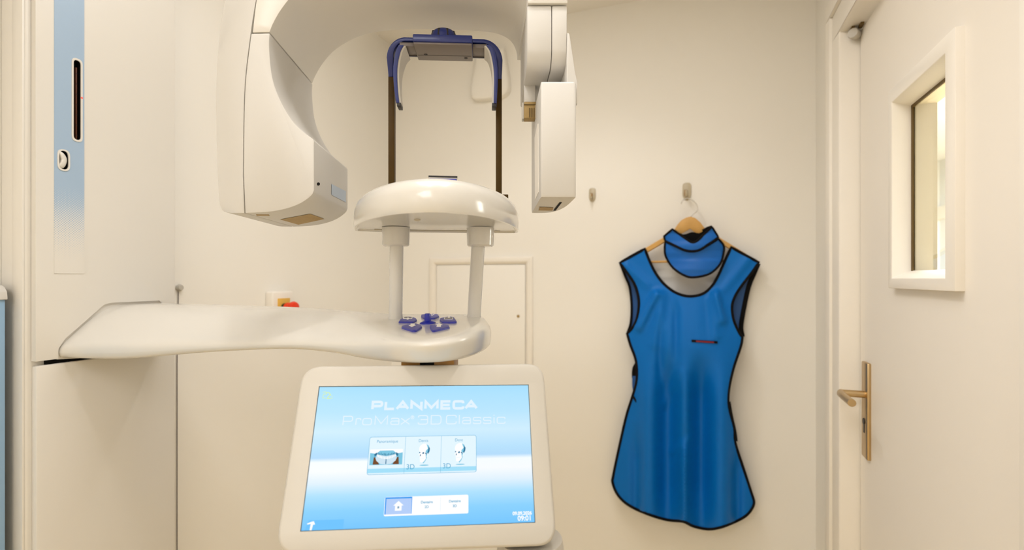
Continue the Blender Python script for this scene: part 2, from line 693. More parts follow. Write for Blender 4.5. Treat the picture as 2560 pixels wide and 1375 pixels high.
hang = thing('coat_hanger', 'pale wooden coat hanger hung from clear hook, carrying blue apron', 'hanger', AP(1725, 560, .04))
head = [(1683, 586), (1687, 572), (1694, 561), (1704, 550), (1715, 544), (1726, 541), (1738, 545), (1750, 555), (1760, 568), (1768, 580), (1766, 586), (1752, 592), (1740, 584), (1726, 572), (1712, 580), (1697, 589)]
prism('shoulder_block', head, lambda u, v: AP(u, v, .060 - .00018 * abs(u - 1726)), lambda u, v: AP(u, v, .038), M['wood'], hang, bevel=.0018)
for pth, nm in (([(1712, 572), (1690, 582), (1655, 603), (1618, 625), (1580, 650)], 'arm'), ([(1740, 570), (1764, 582), (1800, 602), (1830, 620), (1866, 642)], 'arm')):
    rings = []
    for (u, v) in smooth_poly(pth, 4, closed=False):
        rings.append([AP(u, v + s * 7.5, e) for s, e in ((-1, .036), (-1, .048), (-.6, .053), (.6, .053), (1, .048), (1, .036))])
    V, F = loft_vf(rings)
    mk(nm, V, F, M['wood'], hang, smooth=45)
tube('trouser_bar', [AP(1598, 655, .040), AP(1850, 652, .040)], .0045, M['wood'], hang)
ring = smooth_poly([AP(1725, 545, .046), AP(1733, 536, .044), AP(1743, 526, .040), AP(1742, 513, .037), AP(1732, 502, .034), AP(1719, 496, .031), AP(1708, 500, .030), AP(1703, 510, .031)], 5, closed=False)
tube('hanger_hook', ring, .0022, M['clear'], hang, seg=8)


# ------------------------------------------------------------------ lead apron
def g(x, s):
    return exp(-(x / s) ** 2)


def sm(x, a, b):
    t = max(0.0, min(1.0, (x - a) / (b - a)))
    return t * t * (3 - 2 * t)


def seg_d(u, v, a, b):
    p, a, b = Vector((u, v)), Vector(a), Vector(b)
    t = max(0, min(1, (p - a).dot(b - a) / (b - a).length_squared))
    return (p - a - (b - a) * t).length, t


def bulge(u, v):
    s = (u - 1716) / 165
    e = .060 + .055 * (1 - min(1.2, s * s)) * sm(v, 640, 900)
    e += .006 * g(s, .6) * sm(v, 600, 760)
    lo = sm(v, 860, 1010)
    e -= .060 * g(u - 1670, 27) * lo * (1 - .3 * sm(v, 1200, 1320))
    e -= .062 * g(u - 1752, 25) * lo * (1 - .4 * sm(v, 1180, 1320))
    e += .022 * g(u - 1712, 15) * sm(v, 880, 980) * (1 - .5 * g(v - 1105, 30))
    e += .018 * g(u - 1711, 10) * sm(v, 1090, 1130)
    e += .024 * g(u - 1622, 24) * lo
    e += .024 * g(u - 1806, 24) * lo
    e -= .022 * g(u - 1842, 12) * sm(v, 1080, 1200)
    e -= .020 * g(u - 1590, 12) * sm(v, 1050, 1150)
    e -= .016 * g(u - 1650, 10) * sm(v, 780, 860) * (1 - sm(v, 900, 980))
    e -= .014 * g(u - 1690, 9) * sm(v, 740, 800) * (1 - sm(v, 860, 930))
    for a, b, h, wd in (((1640, 735), (1598, 818), .024, 10), ((1655, 740), (1640, 860), .012, 14),
                        ((1790, 735), (1806, 800), .024, 10), ((1778, 750), (1790, 840), .011, 13),
                        ((1565, 665), (1618, 712), .011, 11), ((1868, 650), (1812, 720), .010, 12),
                        ((1660, 1010), (1700, 930), .006, 10), ((1680, 1130), (1730, 1090), .006, 9)):
        d, t = seg_d(u, v, a, b)
        e += h * g(d, wd) * (1 - .3 * t)
    e -= .006 * g(u - 1670, 14) * g(v - 770, 60)
    e -= .006 * g(u - 1770, 14) * g(v - 780, 60)
    return e


OUT = [(1550, 657), (1581, 639), (1612, 622), (1625, 655), (1641, 686), (1662, 712), (1690, 732), (1722, 741), (1756, 735), (1780, 715), (1796, 688), (1813, 650), (1828, 618),
       (1862, 637), (1897, 656), (1880, 681), (1856, 712), (1838, 740), (1830, 766), (1834, 800), (1848, 832), (1856, 843),
       (1852, 866), (1834, 920), (1822, 976), (1822, 1020), (1835, 1070), (1838, 1107), (1860, 1175), (1878, 1231), (1885, 1256), (1877, 1276), (1860, 1293), (1830, 1308), (1800, 1319), (1770, 1323),
       (1734, 1316), (1708, 1304), (1669, 1300), (1624, 1287), (1575, 1265), (1546, 1239), (1532, 1208), (1534, 1186), (1550, 1110), (1566, 1040), (1580, 995), (1592, 950), (1590, 902), (1576, 862), (1568, 834),
       (1581, 820), (1592, 798), (1597, 768), (1596, 742), (1588, 714), (1574, 690)]
SHARP = {(1550, 657), (1612, 622), (1828, 618), (1897, 656), (1856, 843), (1568, 834)}


def outline(pts, k=4):
    """smooth closed outline with a few sharp corners"""
    n = len(pts)
    idx = [i for i, p in enumerate(pts) if p in SHARP]
    if not idx:
        return [(p[0], p[1]) for p in smooth_poly(pts, k)]
    out = []
    for a, b in zip(idx, idx[1:] + [idx[0] + n]):
        seg = [pts[i % n] for i in range(a, b + 1)]
        q = smooth_poly([Vector(p) for p in seg], k, closed=False)
        out += [(p[0], p[1]) for p in q[:-1]]
    return out


def cloth(name, outl, ef, thick, m, parent, step=11):
    """sheet with clean outline: constrained triangulation plus inner points, lifted by ef"""
    pts = [Vector(p) for p in outl]
    n = len(pts)
    us, vs = [p[0] for p in outl], [p[1] for p in outl]

    def inside(x, y):
        c = False
        for i in range(n):
            x1, y1 = outl[i]
            x2, y2 = outl[i - 1]
            if (y1 > y) != (y2 > y) and x < (x2 - x1) * (y - y1) / (y2 - y1) + x1:
                c = not c
        return c
    inner = []
    r = 0
    y = min(vs) + step * .5
    while y < max(vs):
        x = min(us) + (step * .5 if r % 2 else 0)
        while x < max(us):
            if inside(x, y) and min((Vector((x, y)) - q).length for q in pts) > step * .55:
                inner.append(Vector((x, y)))
            x += step
        y += step * .87
        r += 1
    vv, ee, ff, a1, a2, a3 = delaunay_2d_cdt(pts + inner, [(i, (i + 1) % n) for i in range(n)], [], 1, 1e-4)
    N = len(vv)
    V = [AP(p[0], p[1], ef(p[0], p[1])) for p in vv] + [AP(p[0], p[1], ef(p[0], p[1]) - thick) for p in vv]
    F = []
    cnt = {}
    for f in ff:
        F.append(tuple(f))
        F.append(tuple(i + N for i in reversed(f)))
        for i in range(len(f)):
            e = (f[i], f[(i + 1) % len(f)])
            cnt[e] = 1
    for (a, b) in list(cnt):
        if (b, a) not in cnt:
            F.append((a, b, b + N, a + N))
    return mk(name, V, F, m, parent, smooth=60)


def binding(name, pts, ef, m, parent, wpx=4.2, closed=True, lift=.0015):
    """flat fabric tape folded over an edge"""
    pts = [Vector(p) for p in pts]
    n = len(pts)
    rings = []
    for i in range(n):
        if closed:
            t = pts[(i + 1) % n] - pts[i - 1]
        else:
            t = pts[min(i + 1, n - 1)] - pts[max(i - 1, 0)]
        t.normalize()
        nn = Vector((-t.y, t.x))
        ring = []
        for s, e in ((-1, 0), (-.8, lift + .001), (0, lift + .002), (.8, lift + .001), (1, 0), (.8, -.006), (-.8, -.006)):
            q = pts[i] + nn * wpx * s
            ring.append(AP(q[0], q[1], ef(pts[i][0], pts[i][1]) + e))
        rings.append(ring)
    if closed:
        rings.append(rings[0])
    V, F = loft_vf(rings, caps=not closed)
    return mk(name, V, F, m, parent, smooth=50)


apron = thing('lead_apron', 'blue vinyl x-ray apron with black binding hanging on wooden hanger', 'apron', AP(1715, 1320, .05))
OUTS = outline(OUT, 4)
cloth('front_panel', OUTS, bulge, .004, M['apron'], apron, 5.5)
binding('edge_binding', OUTS, bulge, M['binding'], apron, 3.6)
BK = [(1551, 658), (1612, 624), (1640, 700), (1722, 760), (1800, 700), (1828, 620), (1896, 657), (1872, 716), (1860, 770), (1852, 830), (1830, 930), (1820, 1000), (1600, 1000), (1590, 900), (1569, 832), (1577, 806), (1579, 762), (1574, 718)]
SHARP |= {BK[0], BK[1], BK[5], BK[6], BK[11], BK[12]}
BKS = outline(BK, 4)
cloth('back_panel', BKS, lambda u, v: .026 + .005 * sm(v, 700, 640), .004, M['apron_back'], apron, 16)
lft = [(1551, 659), (1563, 690), (1574, 718), (1579, 762), (1577, 806), (1569, 832)]
rgt = [(1896, 658), (1886, 682), (1872, 716), (1860, 770), (1853, 815), (1856, 842)]
for q, wd in ((lft, 3.2), (rgt, 6.0)):
    binding('armhole_binding', [(p[0], p[1]) for p in smooth_poly([Vector(a) for a in q], 5, closed=False)], lambda u, v: .028, M['binding'], apron, wd, closed=False)
# slit pocket: black tape with a red line
pk = [(1729, 849), (1794, 853), (1794, 859), (1729, 855)]
plate('pocket_slit', [pk], lambda u, v: AP(u, v, bulge(u, v) + .004), lambda u, v: AP(u, v, bulge(u, v) - .001), M['binding'], apron)
pk2 = [(1740, 851.3), (1785, 854), (1785, 857.6), (1740, 855)]
plate('pocket_line', [pk2], lambda u, v: AP(u, v, bulge(u, v) + .0048), lambda u, v: AP(u, v, bulge(u, v) + .002), M['redline'], apron)


# side straps at the waist
def strap(name, pts, wpx, e, m):
    binding(name, [(p[0], p[1]) for p in smooth_poly([Vector(a) for a in pts], 5, closed=False)], lambda u, v: e, m, apron, wpx, closed=False)


strap('buckle_strap', [(1592, 910), (1586, 922), (1585, 942), (1588, 950)], 5.5, .050, M['binding'])
strap('side_strap', [(1588, 940), (1588, 965), (1592, 985), (1600, 1008)], 7.5, .052, M['apron_back'])
strap('strap_end', [(1601, 975), (1602, 1000), (1605, 1032)], 5.5, .085, M['binding'])
strap('strap_edge', [(1582, 990), (1592, 1006), (1604, 1026)], 2.6, .086, M['binding'])
strap('side_strap', [(1818, 1005), (1824, 1040), (1832, 1075), (1836, 1104)], 8.5, .060, M['binding'])

# thyroid collar hung over the hanger
coll = thing('thyroid_collar', 'blue vinyl thyroid collar with black edge hung around the hanger neck', 'collar', AP(1735, 692, .07))


def ce(u, v):
    s = (u - 1736) / 75
    return .074 + .030 * (1 - min(1.0, s * s)) + .0035 * sin(v * .11 + u * .02) + .002 * sin(v * .31)


BIB = [(1663, 604), (1662, 624), (1665, 642), (1683, 670), (1714, 690), (1739, 693), (1775, 684), (1800, 660), (1809, 632), (1809, 614), (1796, 597), (1770, 613), (1744, 627), (1716, 627), (1690, 616)]
SHARP |= {(1663, 604), (1796, 597)}
BIBS = outline(BIB, 4)
cloth('bib', BIBS, ce, .004, M['collar'], coll, 8)
binding('bib_binding', BIBS, ce, M['binding'], coll, 3.0)
BAND = [(1660, 591), (1681, 573), (1699, 586), (1715, 597), (1729, 606), (1742, 603), (1760, 586), (1780, 567), (1788, 580), (1796, 593), (1770, 611), (1744, 626), (1716, 626), (1690, 615), (1663, 602)]
SHARP |= {(1660, 591), (1681, 573), (1780, 567), (1796, 593), (1663, 602)}
BANDS = outline(BAND, 4)


def be(u, v):
    return ce(u, v) + .008


cloth('neck_band', BANDS, be, .004, M['collar'], coll, 8)
binding('band_binding', BANDS, be, M['binding'], coll, 2.8)
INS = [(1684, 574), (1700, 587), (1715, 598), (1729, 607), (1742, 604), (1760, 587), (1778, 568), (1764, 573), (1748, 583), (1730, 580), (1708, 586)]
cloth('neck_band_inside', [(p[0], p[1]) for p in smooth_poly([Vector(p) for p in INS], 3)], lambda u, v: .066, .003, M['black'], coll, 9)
binding('rear_band_edge', [(1756, 577), (1768, 570), (1780, 566)], lambda u, v: .070, M['binding'], coll, 3.0, closed=False)

# ------------------------------------------------------------------ left wall: emergency stop and small white clip
ey0, ez1 = FX(663, 729, XL)
ey1, _ = FX(715, 729, XL)
es = thing('emergency_stop', 'white wall box with yellow plate and red mushroom button above the support arm', 'emergency stop', R(XL, (ey0 + ey1) / 2, ez1 - .095))
box('housing', R, (XL - .001, ey0, ez1 - .095), (XL + .032, ey1, ez1), M['trim'], es, bevel=.006, bseg=3)
eyc, ezc = (ey0 + ey1) / 2 + .002, ez1 - .050
box('yellow_plate', R, (XL + .031, eyc - .027, ezc - .029), (XL + .034, eyc + .027, ezc + .027), M['yellow'], es, bevel=.001)
lathe('button_collar', [(0, 0), (.014, 0), (.014, .012), (0, .012)], R(XL + .033, eyc, ezc - .004), R(1, 0, 0), Vector((0, 0, 1)), M['dark'], es)
lathe('red_button', [(0, 0), (.015, 0), (.017, .006), (.015, .016), (.019, .022), (.021, .030), (.018, .038), (.010, .042), (0, .043)], R(XL + .044, eyc, ezc - .004), R(1, 0, 0), Vector((0, 0, 1)), M['red'], es)

cy_, cz_ = FX(450, 719, XL + .012)
cc = thing('wall_clip', 'tiny white clip with thin grey line for gap shade on wall at column edge', 'clip', R(XL, cy_, cz_ - .03))
lathe('clip_head', [(0, 0), (.008, 0), (.010, .005), (.007, .012), (0, .013)], R(XL, cy_ + .004, cz_), R(1, 0, 0), Vector((0, 0, 1)), M['white_matte'], cc)
tube('gap_shade', [R(XL + .0035, cy_ + .002, cz_ - .006), R(XL + .0035, cy_ - .002, cz_ - .2), R(XL + .0035, cy_ - .002, 0.02)], .0012, M['greyp'], cc, seg=8)  # thin grey tube standing in for the shadow in the column gap

# blue cabinet end with white rounded top at the far left
YS = 0.622           # near side of the column
cab = thing('side_panel', 'pale blue panel with white rounded top edge standing beside the column', 'panel', R(-1.32, .40, 0))
bx1 = -1.291
box('body', R, (XL + .002, .18, 0.0), (bx1, YS - .014, 1.318), M['blue_cab'], cab, bevel=.0015)
capo = [(XL + .002, 1.318), (bx1 + .004, 1.318), (bx1 + .004, 1.322), (bx1 + .002, 1.334), (bx1 - .006, 1.343), (bx1 - .016, 1.347), (XL + .002, 1.349)]
prism('top_cap', capo, lambda a, b: R(a, .17, b), lambda a, b: R(a, YS - .012, b), M['white'], cab, bevel=.001)

# ------------------------------------------------------------------ panoramic x-ray machine
xm = thing('x_ray_machine', 'white panoramic dental x-ray unit with blue head support and touch screen', 'x-ray machine', R(-1.33, .78, 0))
XF = -1.25
CY0, CY1 = FX(89, 700, XF)[0], FX(437, 700, XF)[0]
_, zb1 = FX(92, 905, XF)
_, zb0 = FX(92, 914.5, XF)
zb1 = 1.193
zb0 = 1.183
sideb = mk('column_body', *box_vf(R, (XL + .001, CY0 - .012, 0.0), (XF - .016, CY1 + .013, 2.33)), M['column'], xm, bevel=.008, bseg=3)
# near trim strip of the column side
box('side_trim', R, (XF - .052, CY0 - .0135, 0.0), (XF - .017, CY0 - .008, 2.33), M['column'], sideb, bevel=.002)


def rrect(y0, y1, z0, z1, r, k=5):
    return [(p[0], p[1]) for p in round_poly([(y0, z0), (y1, z0), (y1, z1), (y0, z1)], r, k)]


def fy(u):
    return FX(u, 700, XF)[0]


def fz(u, v):
    return FX(u, v, XF)[1]


# front cover with openings for the scale, the switch and the arm
s_y0, s_y1 = fy(181.5), fy(202)
s_z0, s_z1 = fz(192, 351), fz(192, 150)
w_y0, w_y1 = fy(145), fy(171)
w_z0, w_z1 = fz(158, 425), fz(158, 376)
arm_hole_px = [(146, 904), (146, 872), (162, 848), (261, 761), (282, 756.5), (398, 751.5), (404, 756), (404, 912), (150, 912)]
ah = [FX(u, v, XF) for u, v in arm_hole_px[:-2]]
ah_y1 = ah[-1][0]
outer = [(CY0, zb1), (ah[0][0], zb1)] + ah[1:] + [(ah_y1, zb1), (CY1, zb1), (CY1, 2.33), (CY0, 2.33)]
slot_h = rrect(s_y0, s_y1, s_z0, s_z1, .009)
sw_h = rrect(w_y0, w_y1, w_z0, w_z1, .012)
cover = plate('front_cover', [outer, slot_h, sw_h], lambda y, z: R(XF, y, z), lambda y, z: R(XF - .014, y, z), M['column'], xm)
cover_low = box('lower_cover', R, (XF - .016, CY0 + .001, 0.01), (XF, CY1, zb0), M['column'], xm, bevel=.003)
box('cover_gap', R, (XF - .017, CY0 + .022, zb0 - .004), (XF - .009, CY1 - .02, zb1 + .004), M['black'], xm, bevel=0)

seat_o = [FX(u, v, XF) for u, v in [(146, 899), (140, 870), (156, 844), (257, 755), (282, 749), (400, 745), (409, 752), (409, 884)]]
plate('arm_seat', [seat_o], lambda y, z: R(XF - .0045, y, z), lambda y, z: R(XF - .0142, y, z), M['column'], cover)
# blue strip with a dotted fade (flat print)
st_y0, st_y1 = fy(135), fy(210)
st_z0 = fz(172, 684)
stm = bpy.data.materials.new('blue_strip_print')
stm.use_nodes = True
nt = stm.node_tree
pb = nt.nodes['Principled BSDF']
pb.inputs['Roughness'].default_value = 0.35
geo = nt.nodes.new('ShaderNodeTexCoord')
sep = nt.nodes.new('ShaderNodeSeparateXYZ')
uvn = nt.nodes.new('ShaderNodeUVMap')
nt.links.new(geo.outputs['UV'], sep.inputs[0])


def mth(op, a, b=None, c=None):
    n = nt.nodes.new('ShaderNodeMath')
    n.operation = op
    for i, x in enumerate((a, b, c)):
        if x is None:
            continue
        if isinstance(x, (int, float)):
            n.inputs[i].default_value = x
        else:
            nt.links.new(x, n.inputs[i])
    return n.outputs[0]


cell = 0.0050
U_, V_ = sep.outputs[0], sep.outputs[1]
a_ = mth('DIVIDE', U_, cell)
b_ = mth('DIVIDE', V_, cell)
p1 = mth('ADD', a_, b_)
p2 = mth('SUBTRACT', a_, b_)
q1 = mth('SUBTRACT', mth('FRACT', p1), .5)
q2 = mth('SUBTRACT', mth('FRACT', p2), .5)
dist = mth('SQRT', mth('ADD', mth('MULTIPLY', q1, q1), mth('MULTIPLY', q2, q2)))
z_full, z_none = fz(172, 432), fz(172, 655)
mr = nt.nodes.new('ShaderNodeMapRange')
nt.links.new(V_, mr.inputs[0])
mr.inputs[1].default_value = z_none
mr.inputs[2].default_value = z_full
mr.inputs[3].default_value = 0.02
mr.inputs[4].default_value = 0.78
fac = mth('LESS_THAN', dist, mr.outputs[0])
mx = nt.nodes.new('ShaderNodeMix')
mx.data_type = 'RGBA'
mx.inputs['A'].default_value = (0.69, 0.655, 0.59, 1)
mx.inputs['B'].default_value = srgb(156, 178, 200)
nt.links.new(fac, mx.inputs['Factor'])
nt.links.new(mx.outputs['Result'], pb.inputs['Base Color'])
strip_o = [(st_y0, st_z0), (st_y1, st_z0), (st_y1, 2.33), (st_y0, 2.33)]
sh2 = rrect(s_y0 - .0025, s_y1 + .0025, s_z0 - .003, s_z1 + .003, .010)
sw2 = rrect(w_y0 - .002, w_y1 + .002, w_z0 - .002, w_z1 + .002, .0125)
strip = plate('blue_strip', [strip_o, sh2, sw2], lambda y, z: R(XF + .0010, y, z), lambda y, z: R(XF - .0005, y, z), stm, cover)
strip['label'] = 'pale blue printed strip fading into dots'
uvl = strip.data.uv_layers.new(name='UVMap')
for lp in strip.data.loops:
    co_ = strip.data.vertices[lp.vertex_index].co
    yy = co_.x * SA + co_.y * CA
    uvl.data[lp.index].uv = (yy, co_.z)
# rims, dark recesses, scale, switch
plate('slot_rim', [sh2, rrect(s_y0 + .0008, s_y1 - .0008, s_z0 + .001, s_z1 - .001, .008)], lambda y, z: R(XF + .0022, y, z), lambda y, z: R(XF + .0001, y, z), M['column'], cover)
plate('switch_rim', [sw2, rrect(w_y0 + .001, w_y1 - .001, w_z0 + .001, w_z1 - .001, .0115)], lambda y, z: R(XF + .0024, y, z), lambda y, z: R(XF + .0001, y, z), M['column'], cover)
def ring2(y0, y1, z0, z1, r):
    return [rrect(y0 + .0001, y1 - .0001, z0 + .0001, z1 - .0001, r), rrect(y0 + .0009, y1 - .0009, z0 + .0009, z1 - .0009, r - .0008)]


plate('slot_lining', ring2(s_y0, s_y1, s_z0, s_z1, .009), lambda y, z: R(XF - .0002, y, z), lambda y, z: R(XF - .0126, y, z), M['black'], cover)
plate('switch_lining', ring2(w_y0, w_y1, w_z0, w_z1, .012), lambda y, z: R(XF - .0002, y, z), lambda y, z: R(XF - .0126, y, z), M['black'], cover)
box('slot_recess', R, (XF - .0139, s_y0, s_z0), (XF - .0125, s_y1, s_z1), M['black'], cover, bevel=0)
box('switch_recess', R, (XF - .0139, w_y0, w_z0), (XF - .0125, w_y1, w_z1), M['black'], cover, bevel=0)
sc_y = s_y0 + (s_y1 - s_y0) * .70
box('slot_scale', R, (XF - .0128, sc_y - .0014, s_z0 + .004), (XF - .006, sc_y + .0014, s_z1 - .014), M['rust'], cover, bevel=.0008)
for i in range(7):
    zz = s_z0 + .012 + i * (s_z1 - s_z0 - .04) / 6
    box('scale_mark', R, (XF - .0062, sc_y - .0016, zz), (XF - .0056, sc_y + .0016, zz + .0012), M['dark'], cover, bevel=0)
lathe('indicator_light', [(0, 0), (.0022, 0), (.0018, .0012), (0, .0016)], R(XF + .0015, s_y1 + .001, fz(199, 244)), R(1, 0, 0), Vector((0, 0, 1)), M['redled'], cover)
# rocker: half-moon thumb key
wc_y, wc_z = (w_y0 + w_y1) / 2, (w_z0 + w_z1) / 2
hw, hh = (w_y1 - w_y0) / 2 - .002, (w_z1 - w_z0) / 2 - .003
rk = smooth_poly([(-hw, hh * .95), (-hw * .1, hh * .90), (hw * .70, hh * .45), (hw * .92, 0), (hw * .70, -hh * .5), (hw * .2, -hh * .92), (-hw * .5, -hh), (-hw, -hh * .7), (-hw * .55, 0)], 4)
rings = []
for s, x in ((1, -.012), (1, .0005), (.92, .003), (.7, .005), (.35, .0058)):
    rings.append([R(XF + x, wc_y - .001 + p[0] * s, wc_z + p[1] * s) for p in rk])
V, F = loft_vf(rings)
mk('rocker_switch', V, F, M['gloss'], cover, smooth=45)

# ---- support arm: lofted from the column to the control plateau
off = R(-.018, 0, 0)
ST = [
    [(150, 895, 1.066), (150, 869, 1.066), (266, 764, 1.150), (400, 756, 1.262), (400, 880, 1.262)],
    [(300, 899, 1.020), (300, 866, 1.020), (392, 763, 1.105), (490, 759, 1.215), (490, 868, 1.215)],
    [(500, 884, .955), (500, 858, .955), (566, 769, 1.035), (640, 763, 1.150), (640, 850, 1.150)],
    [(700, 875, .865), (700, 850, .865), (745, 777, .950), (800, 769, 1.060), (800, 842, 1.060)],
    [(820, 883, .800), (822, 852, .798), (862, 787, .880), (895, 777, 1.010), (900, 842, 1.010)],
    [(905, 898, .745), (910, 856, .738), (930, 822, .765), (958, 781, .970), (958, 842, .970)],
    [(985, 907, .695), (990, 862, .682), (995, 845, .690), (1010, 783, .955), (1010, 842, .955)],
    [(1065, 909, .672), (1068, 866, .655), (1068, 852, .662), (1065, 784, .950), (1065, 842, .950)],
    [(1140, 902, .690), (1145, 856, .676), (1140, 839, .684), (1120, 784, .948), (1120, 842, .948)],
    [(1198, 884, .745), (1203, 834, .735), (1192, 813, .745), (1163, 784, .945), (1163, 842, .945)],
    [(1225, 864, .830), (1229, 822, .830), (1212, 800, .850), (1192, 786, .943), (1192, 842, .943)],
    [(1222, 850, .905), (1222, 822, .905), (1212, 797, .915), (1203, 789, .938), (1204, 842, .938)],
]
rad = [
    [.012, .012, .05, .02, .02], [.014, .016, .06, .02, .02], [.016, .02, .06, .02, .02], [.016, .022, .06, .02, .02],
    [.014, .018, .045, .02, .02], [.012, .014, .032, .015, .02], [.010, .012, .020, .012, .02], [.009, .010, .014, .012, .02],
    [.008, .010, .012, .012, .02], [.008, .012, .014, .012, .02], [.008, .014, .014, .010, .02], [.010, .014, .014, .008, .01]]
rings = []
for i, s in enumerate(ST):
    pts = [P(*q) for q in s]
    if i == 0:
        r0 = round_poly([p + off for p in pts], rad[0], 5)
        rings.append(r0)
    rings.append(round_poly(pts, rad[i], 5))
rings = catmull_rings(rings, 5)
V, F = loft_vf(rings)
arm = mk('support_arm', V, F, M['gloss'], xm, smooth=70)
arm_b = bvh_of(arm)
Z8 = 8.593


def zp(x, y):
    return 960 + x / Z8, 760 + y / Z8


def top_z(u, v):
    h, n = hit(arm_b, u, v, 0)
    return h.z if h is not None else 1.285


def plane_px(u, v, z0):
    d = (z0 - EYE.z) * FPX / (HZ - v)
    return P(u, v, d)


BTN = [
    ([(315, 412), (345, 365), (470, 302), (560, 300), (690, 335), (705, 368), (622, 415)], 'l'),
    ([(380, 530), (390, 500), (620, 443), (640, 443), (795, 480), (815, 518), (690, 603), (620, 605)], 'd'),
    ([(985, 520), (990, 488), (1190, 440), (1390, 490), (1408, 528), (1075, 606), (1032, 598)], 'u'),
    ([(1200, 370), (1210, 332), (1400, 295), (1500, 310), (1562, 398), (1540, 415), (1260, 415)], 'r'),
    ([(797, 278), (815, 250), (1150, 245), (1183, 285), (1080, 332), (860, 330)], 't')]
for pts, kd in BTN:
    px = [zp(*p) for p in pts]
    hs0 = [hit(arm_b, u, v, 0) for u, v in px]
    nrm = sum((h[1] for h in hs0), Vector()).normalized()
    pts3 = round_poly([h[0] for h in hs0], .004, 3)
    c = sum(pts3, Vector()) / len(pts3)
    rings = [[c + (p - c) * 1.03 + nrm * h for p in pts3] for h in (-.003, .0012)]
    rings += [[c + (p - c) * .985 + nrm * .0026 for p in pts3], [c + (p - c) * .88 + nrm * .0030 for p in pts3]]
    V, F = loft_vf(rings)
    mk('arrow_button', V, F, M['button'], arm, smooth=35)

    def flat(nm, poly, m, dz=0.0):
        q = [hit(arm_b, *zp(*p), 0)[0] + nrm * (.0034 + dz) for p in poly]
        e1 = (q[1] - q[0]).normalized()
        e2 = nrm.cross(e1)
        q2 = [((p - q[0]).dot(e1), (p - q[0]).dot(e2)) for p in q]
        hgt_ = sum((p - c).dot(nrm) for p in q) / len(q)
        o_ = q[0] - nrm * (q[0] - c).dot(nrm)
        VV, FF = plate_vf([q2], lambda x, y: o_ + e1 * x + e2 * y + nrm * (.0036 + dz), lambda x, y: o_ + e1 * x + e2 * y + nrm * (.0026 + dz))
        mk(nm, VV, FF, m, arm)
    if kd == 'd':
        flat('button_icon', [(570, 470), (665, 470), (655, 500), (685, 502), (600, 540), (530, 502), (570, 500)], M['iconw'])
    if kd == 'u':
        flat('button_icon', [(1190, 460), (1262, 498), (1226, 500), (1226, 534), (1130, 534), (1140, 500), (1104, 497)], M['iconw'])
    if kd == 'l':
        flat('button_icon', [(405, 358), (425, 320), (615, 320), (605, 358), (545, 358), (512, 380), (470, 358)], M['iconw'])
        flat('button_icon_inset', [(428, 350), (440, 328), (598, 328), (590, 350), (535, 350), (535, 338), (500, 338), (495, 350)], M['grey_line'], .0003)
    if kd == 'r':
        flat('button_icon', [(1290, 370), (1305, 330), (1365, 330), (1400, 305), (1435, 330), (1487, 330), (1480, 370)], M['iconw'])
        flat('button_icon_inset', [(1310, 362), (1318, 340), (1375, 340), (1375, 352), (1420, 352), (1425, 340), (1472, 340), (1468, 362)], M['grey_line'], .0003)
    if kd == 't':
        flat('button_icon', [(1010, 285), (1020, 252), (1085, 250), (1080, 272), (1050, 272), (1052, 285)], M['iconw'])
        flat('button_icon_inset', [(1025, 278), (1030, 260), (1072, 258), (1070, 266), (1045, 267), (1040, 278)], M['button'], .0003)
# joystick
ju, jv = zp(940, 415)
jc, jn = hit(arm_b, ju, jv, 0)
lathe('joystick_base', [(0, -.003), (.0128, -.003), (.0128, .0006), (.0122, .0016), (.0085, .0032), (.0058, .0044), (0, .0046)], jc, jn, (1, 0, 0), M['stick'], arm, seg=32, smooth=40)
lathe('joystick', [(0, .003), (.0054, .003), (.0051, .007), (.0047, .0140), (.0041, .0156), (.0028, .0160), (0, .0158)], jc, jn, (1, 0, 0), M['stick'], arm, seg=24, smooth=40)

# ---- pillars carrying the chin tray
for (ub, vb, db), (ut, vt, dt), (uc, vc0, vc1) in (((989, 792, .885), (992, 592, .868), (990, 587, 612)), ((1184, 796, .885), (1197, 592, .868), (1201, 588, 613))):
    a, b = P(ub, vb + 8, db), P(ut, vt - 8, dt)
    dirv = (b - a).normalized()
    n = 8
    pl = lathe('pillar', [(.0, -.004), (.0135, -.004), (.0128, .004), (.0116, .012), (.0115, (b - a).length), (0, (b - a).length)], a, dirv, (1, 0, 0), M['gloss'], xm, seg=28, smooth=40)
    c0 = P(uc, vc0, .868)
    lathe('pillar_collar', [(0, -.0195), (.020, -.0195), (.0225, -.017), (.0235, .012), (0, .012)], c0, (0, 0, 1), (1, 0, 0), M['gloss'], pl, seg=28, smooth=40)

# ---- chin tray: bowed slab, outline in plan, rounded upper edge
tilt = radians(7.5)
tcx, tcy = -.132, .915


def TF(a, b, z):
    """tray axes: a to the right along the straight rear edge, b towards the patient side (camera)"""
    return Vector((tcx + a * cos(tilt) + b * sin(tilt), tcy + a * sin(tilt) - b * cos(tilt), z))


HW = .142
plan = [(-.60, .012), (-.86, .010), (-.965, -.005), (-1.0, -.03)]
left = [(-HW * .985, -.012), (-HW, .012), (-HW * .975, .045), (-HW * .88, .105), (-HW * .70, .172), (-HW * .46, .230), (-HW * .22, .262), (0, .272)]
planc = left + [(-a, b) for a, b in reversed(left[:-1])] + [(HW * .6, -.020), (0, -.022), (-HW * .6, -.020)]
planc = [(p[0], p[1]) for p in smooth_poly([Vector(p) for p in planc], 5)]
cpt = (0, .10)
Z0 = 1.4435


def tray_ring(s, z):
    out = []
    for a, b in planc:
        aa, bb = cpt[0] + (a - cpt[0]) * s, cpt[1] + (b - cpt[1]) * s
        zz = z(aa, bb) if callable(z) else z
        out.append(TF(aa, bb, zz))
    return out


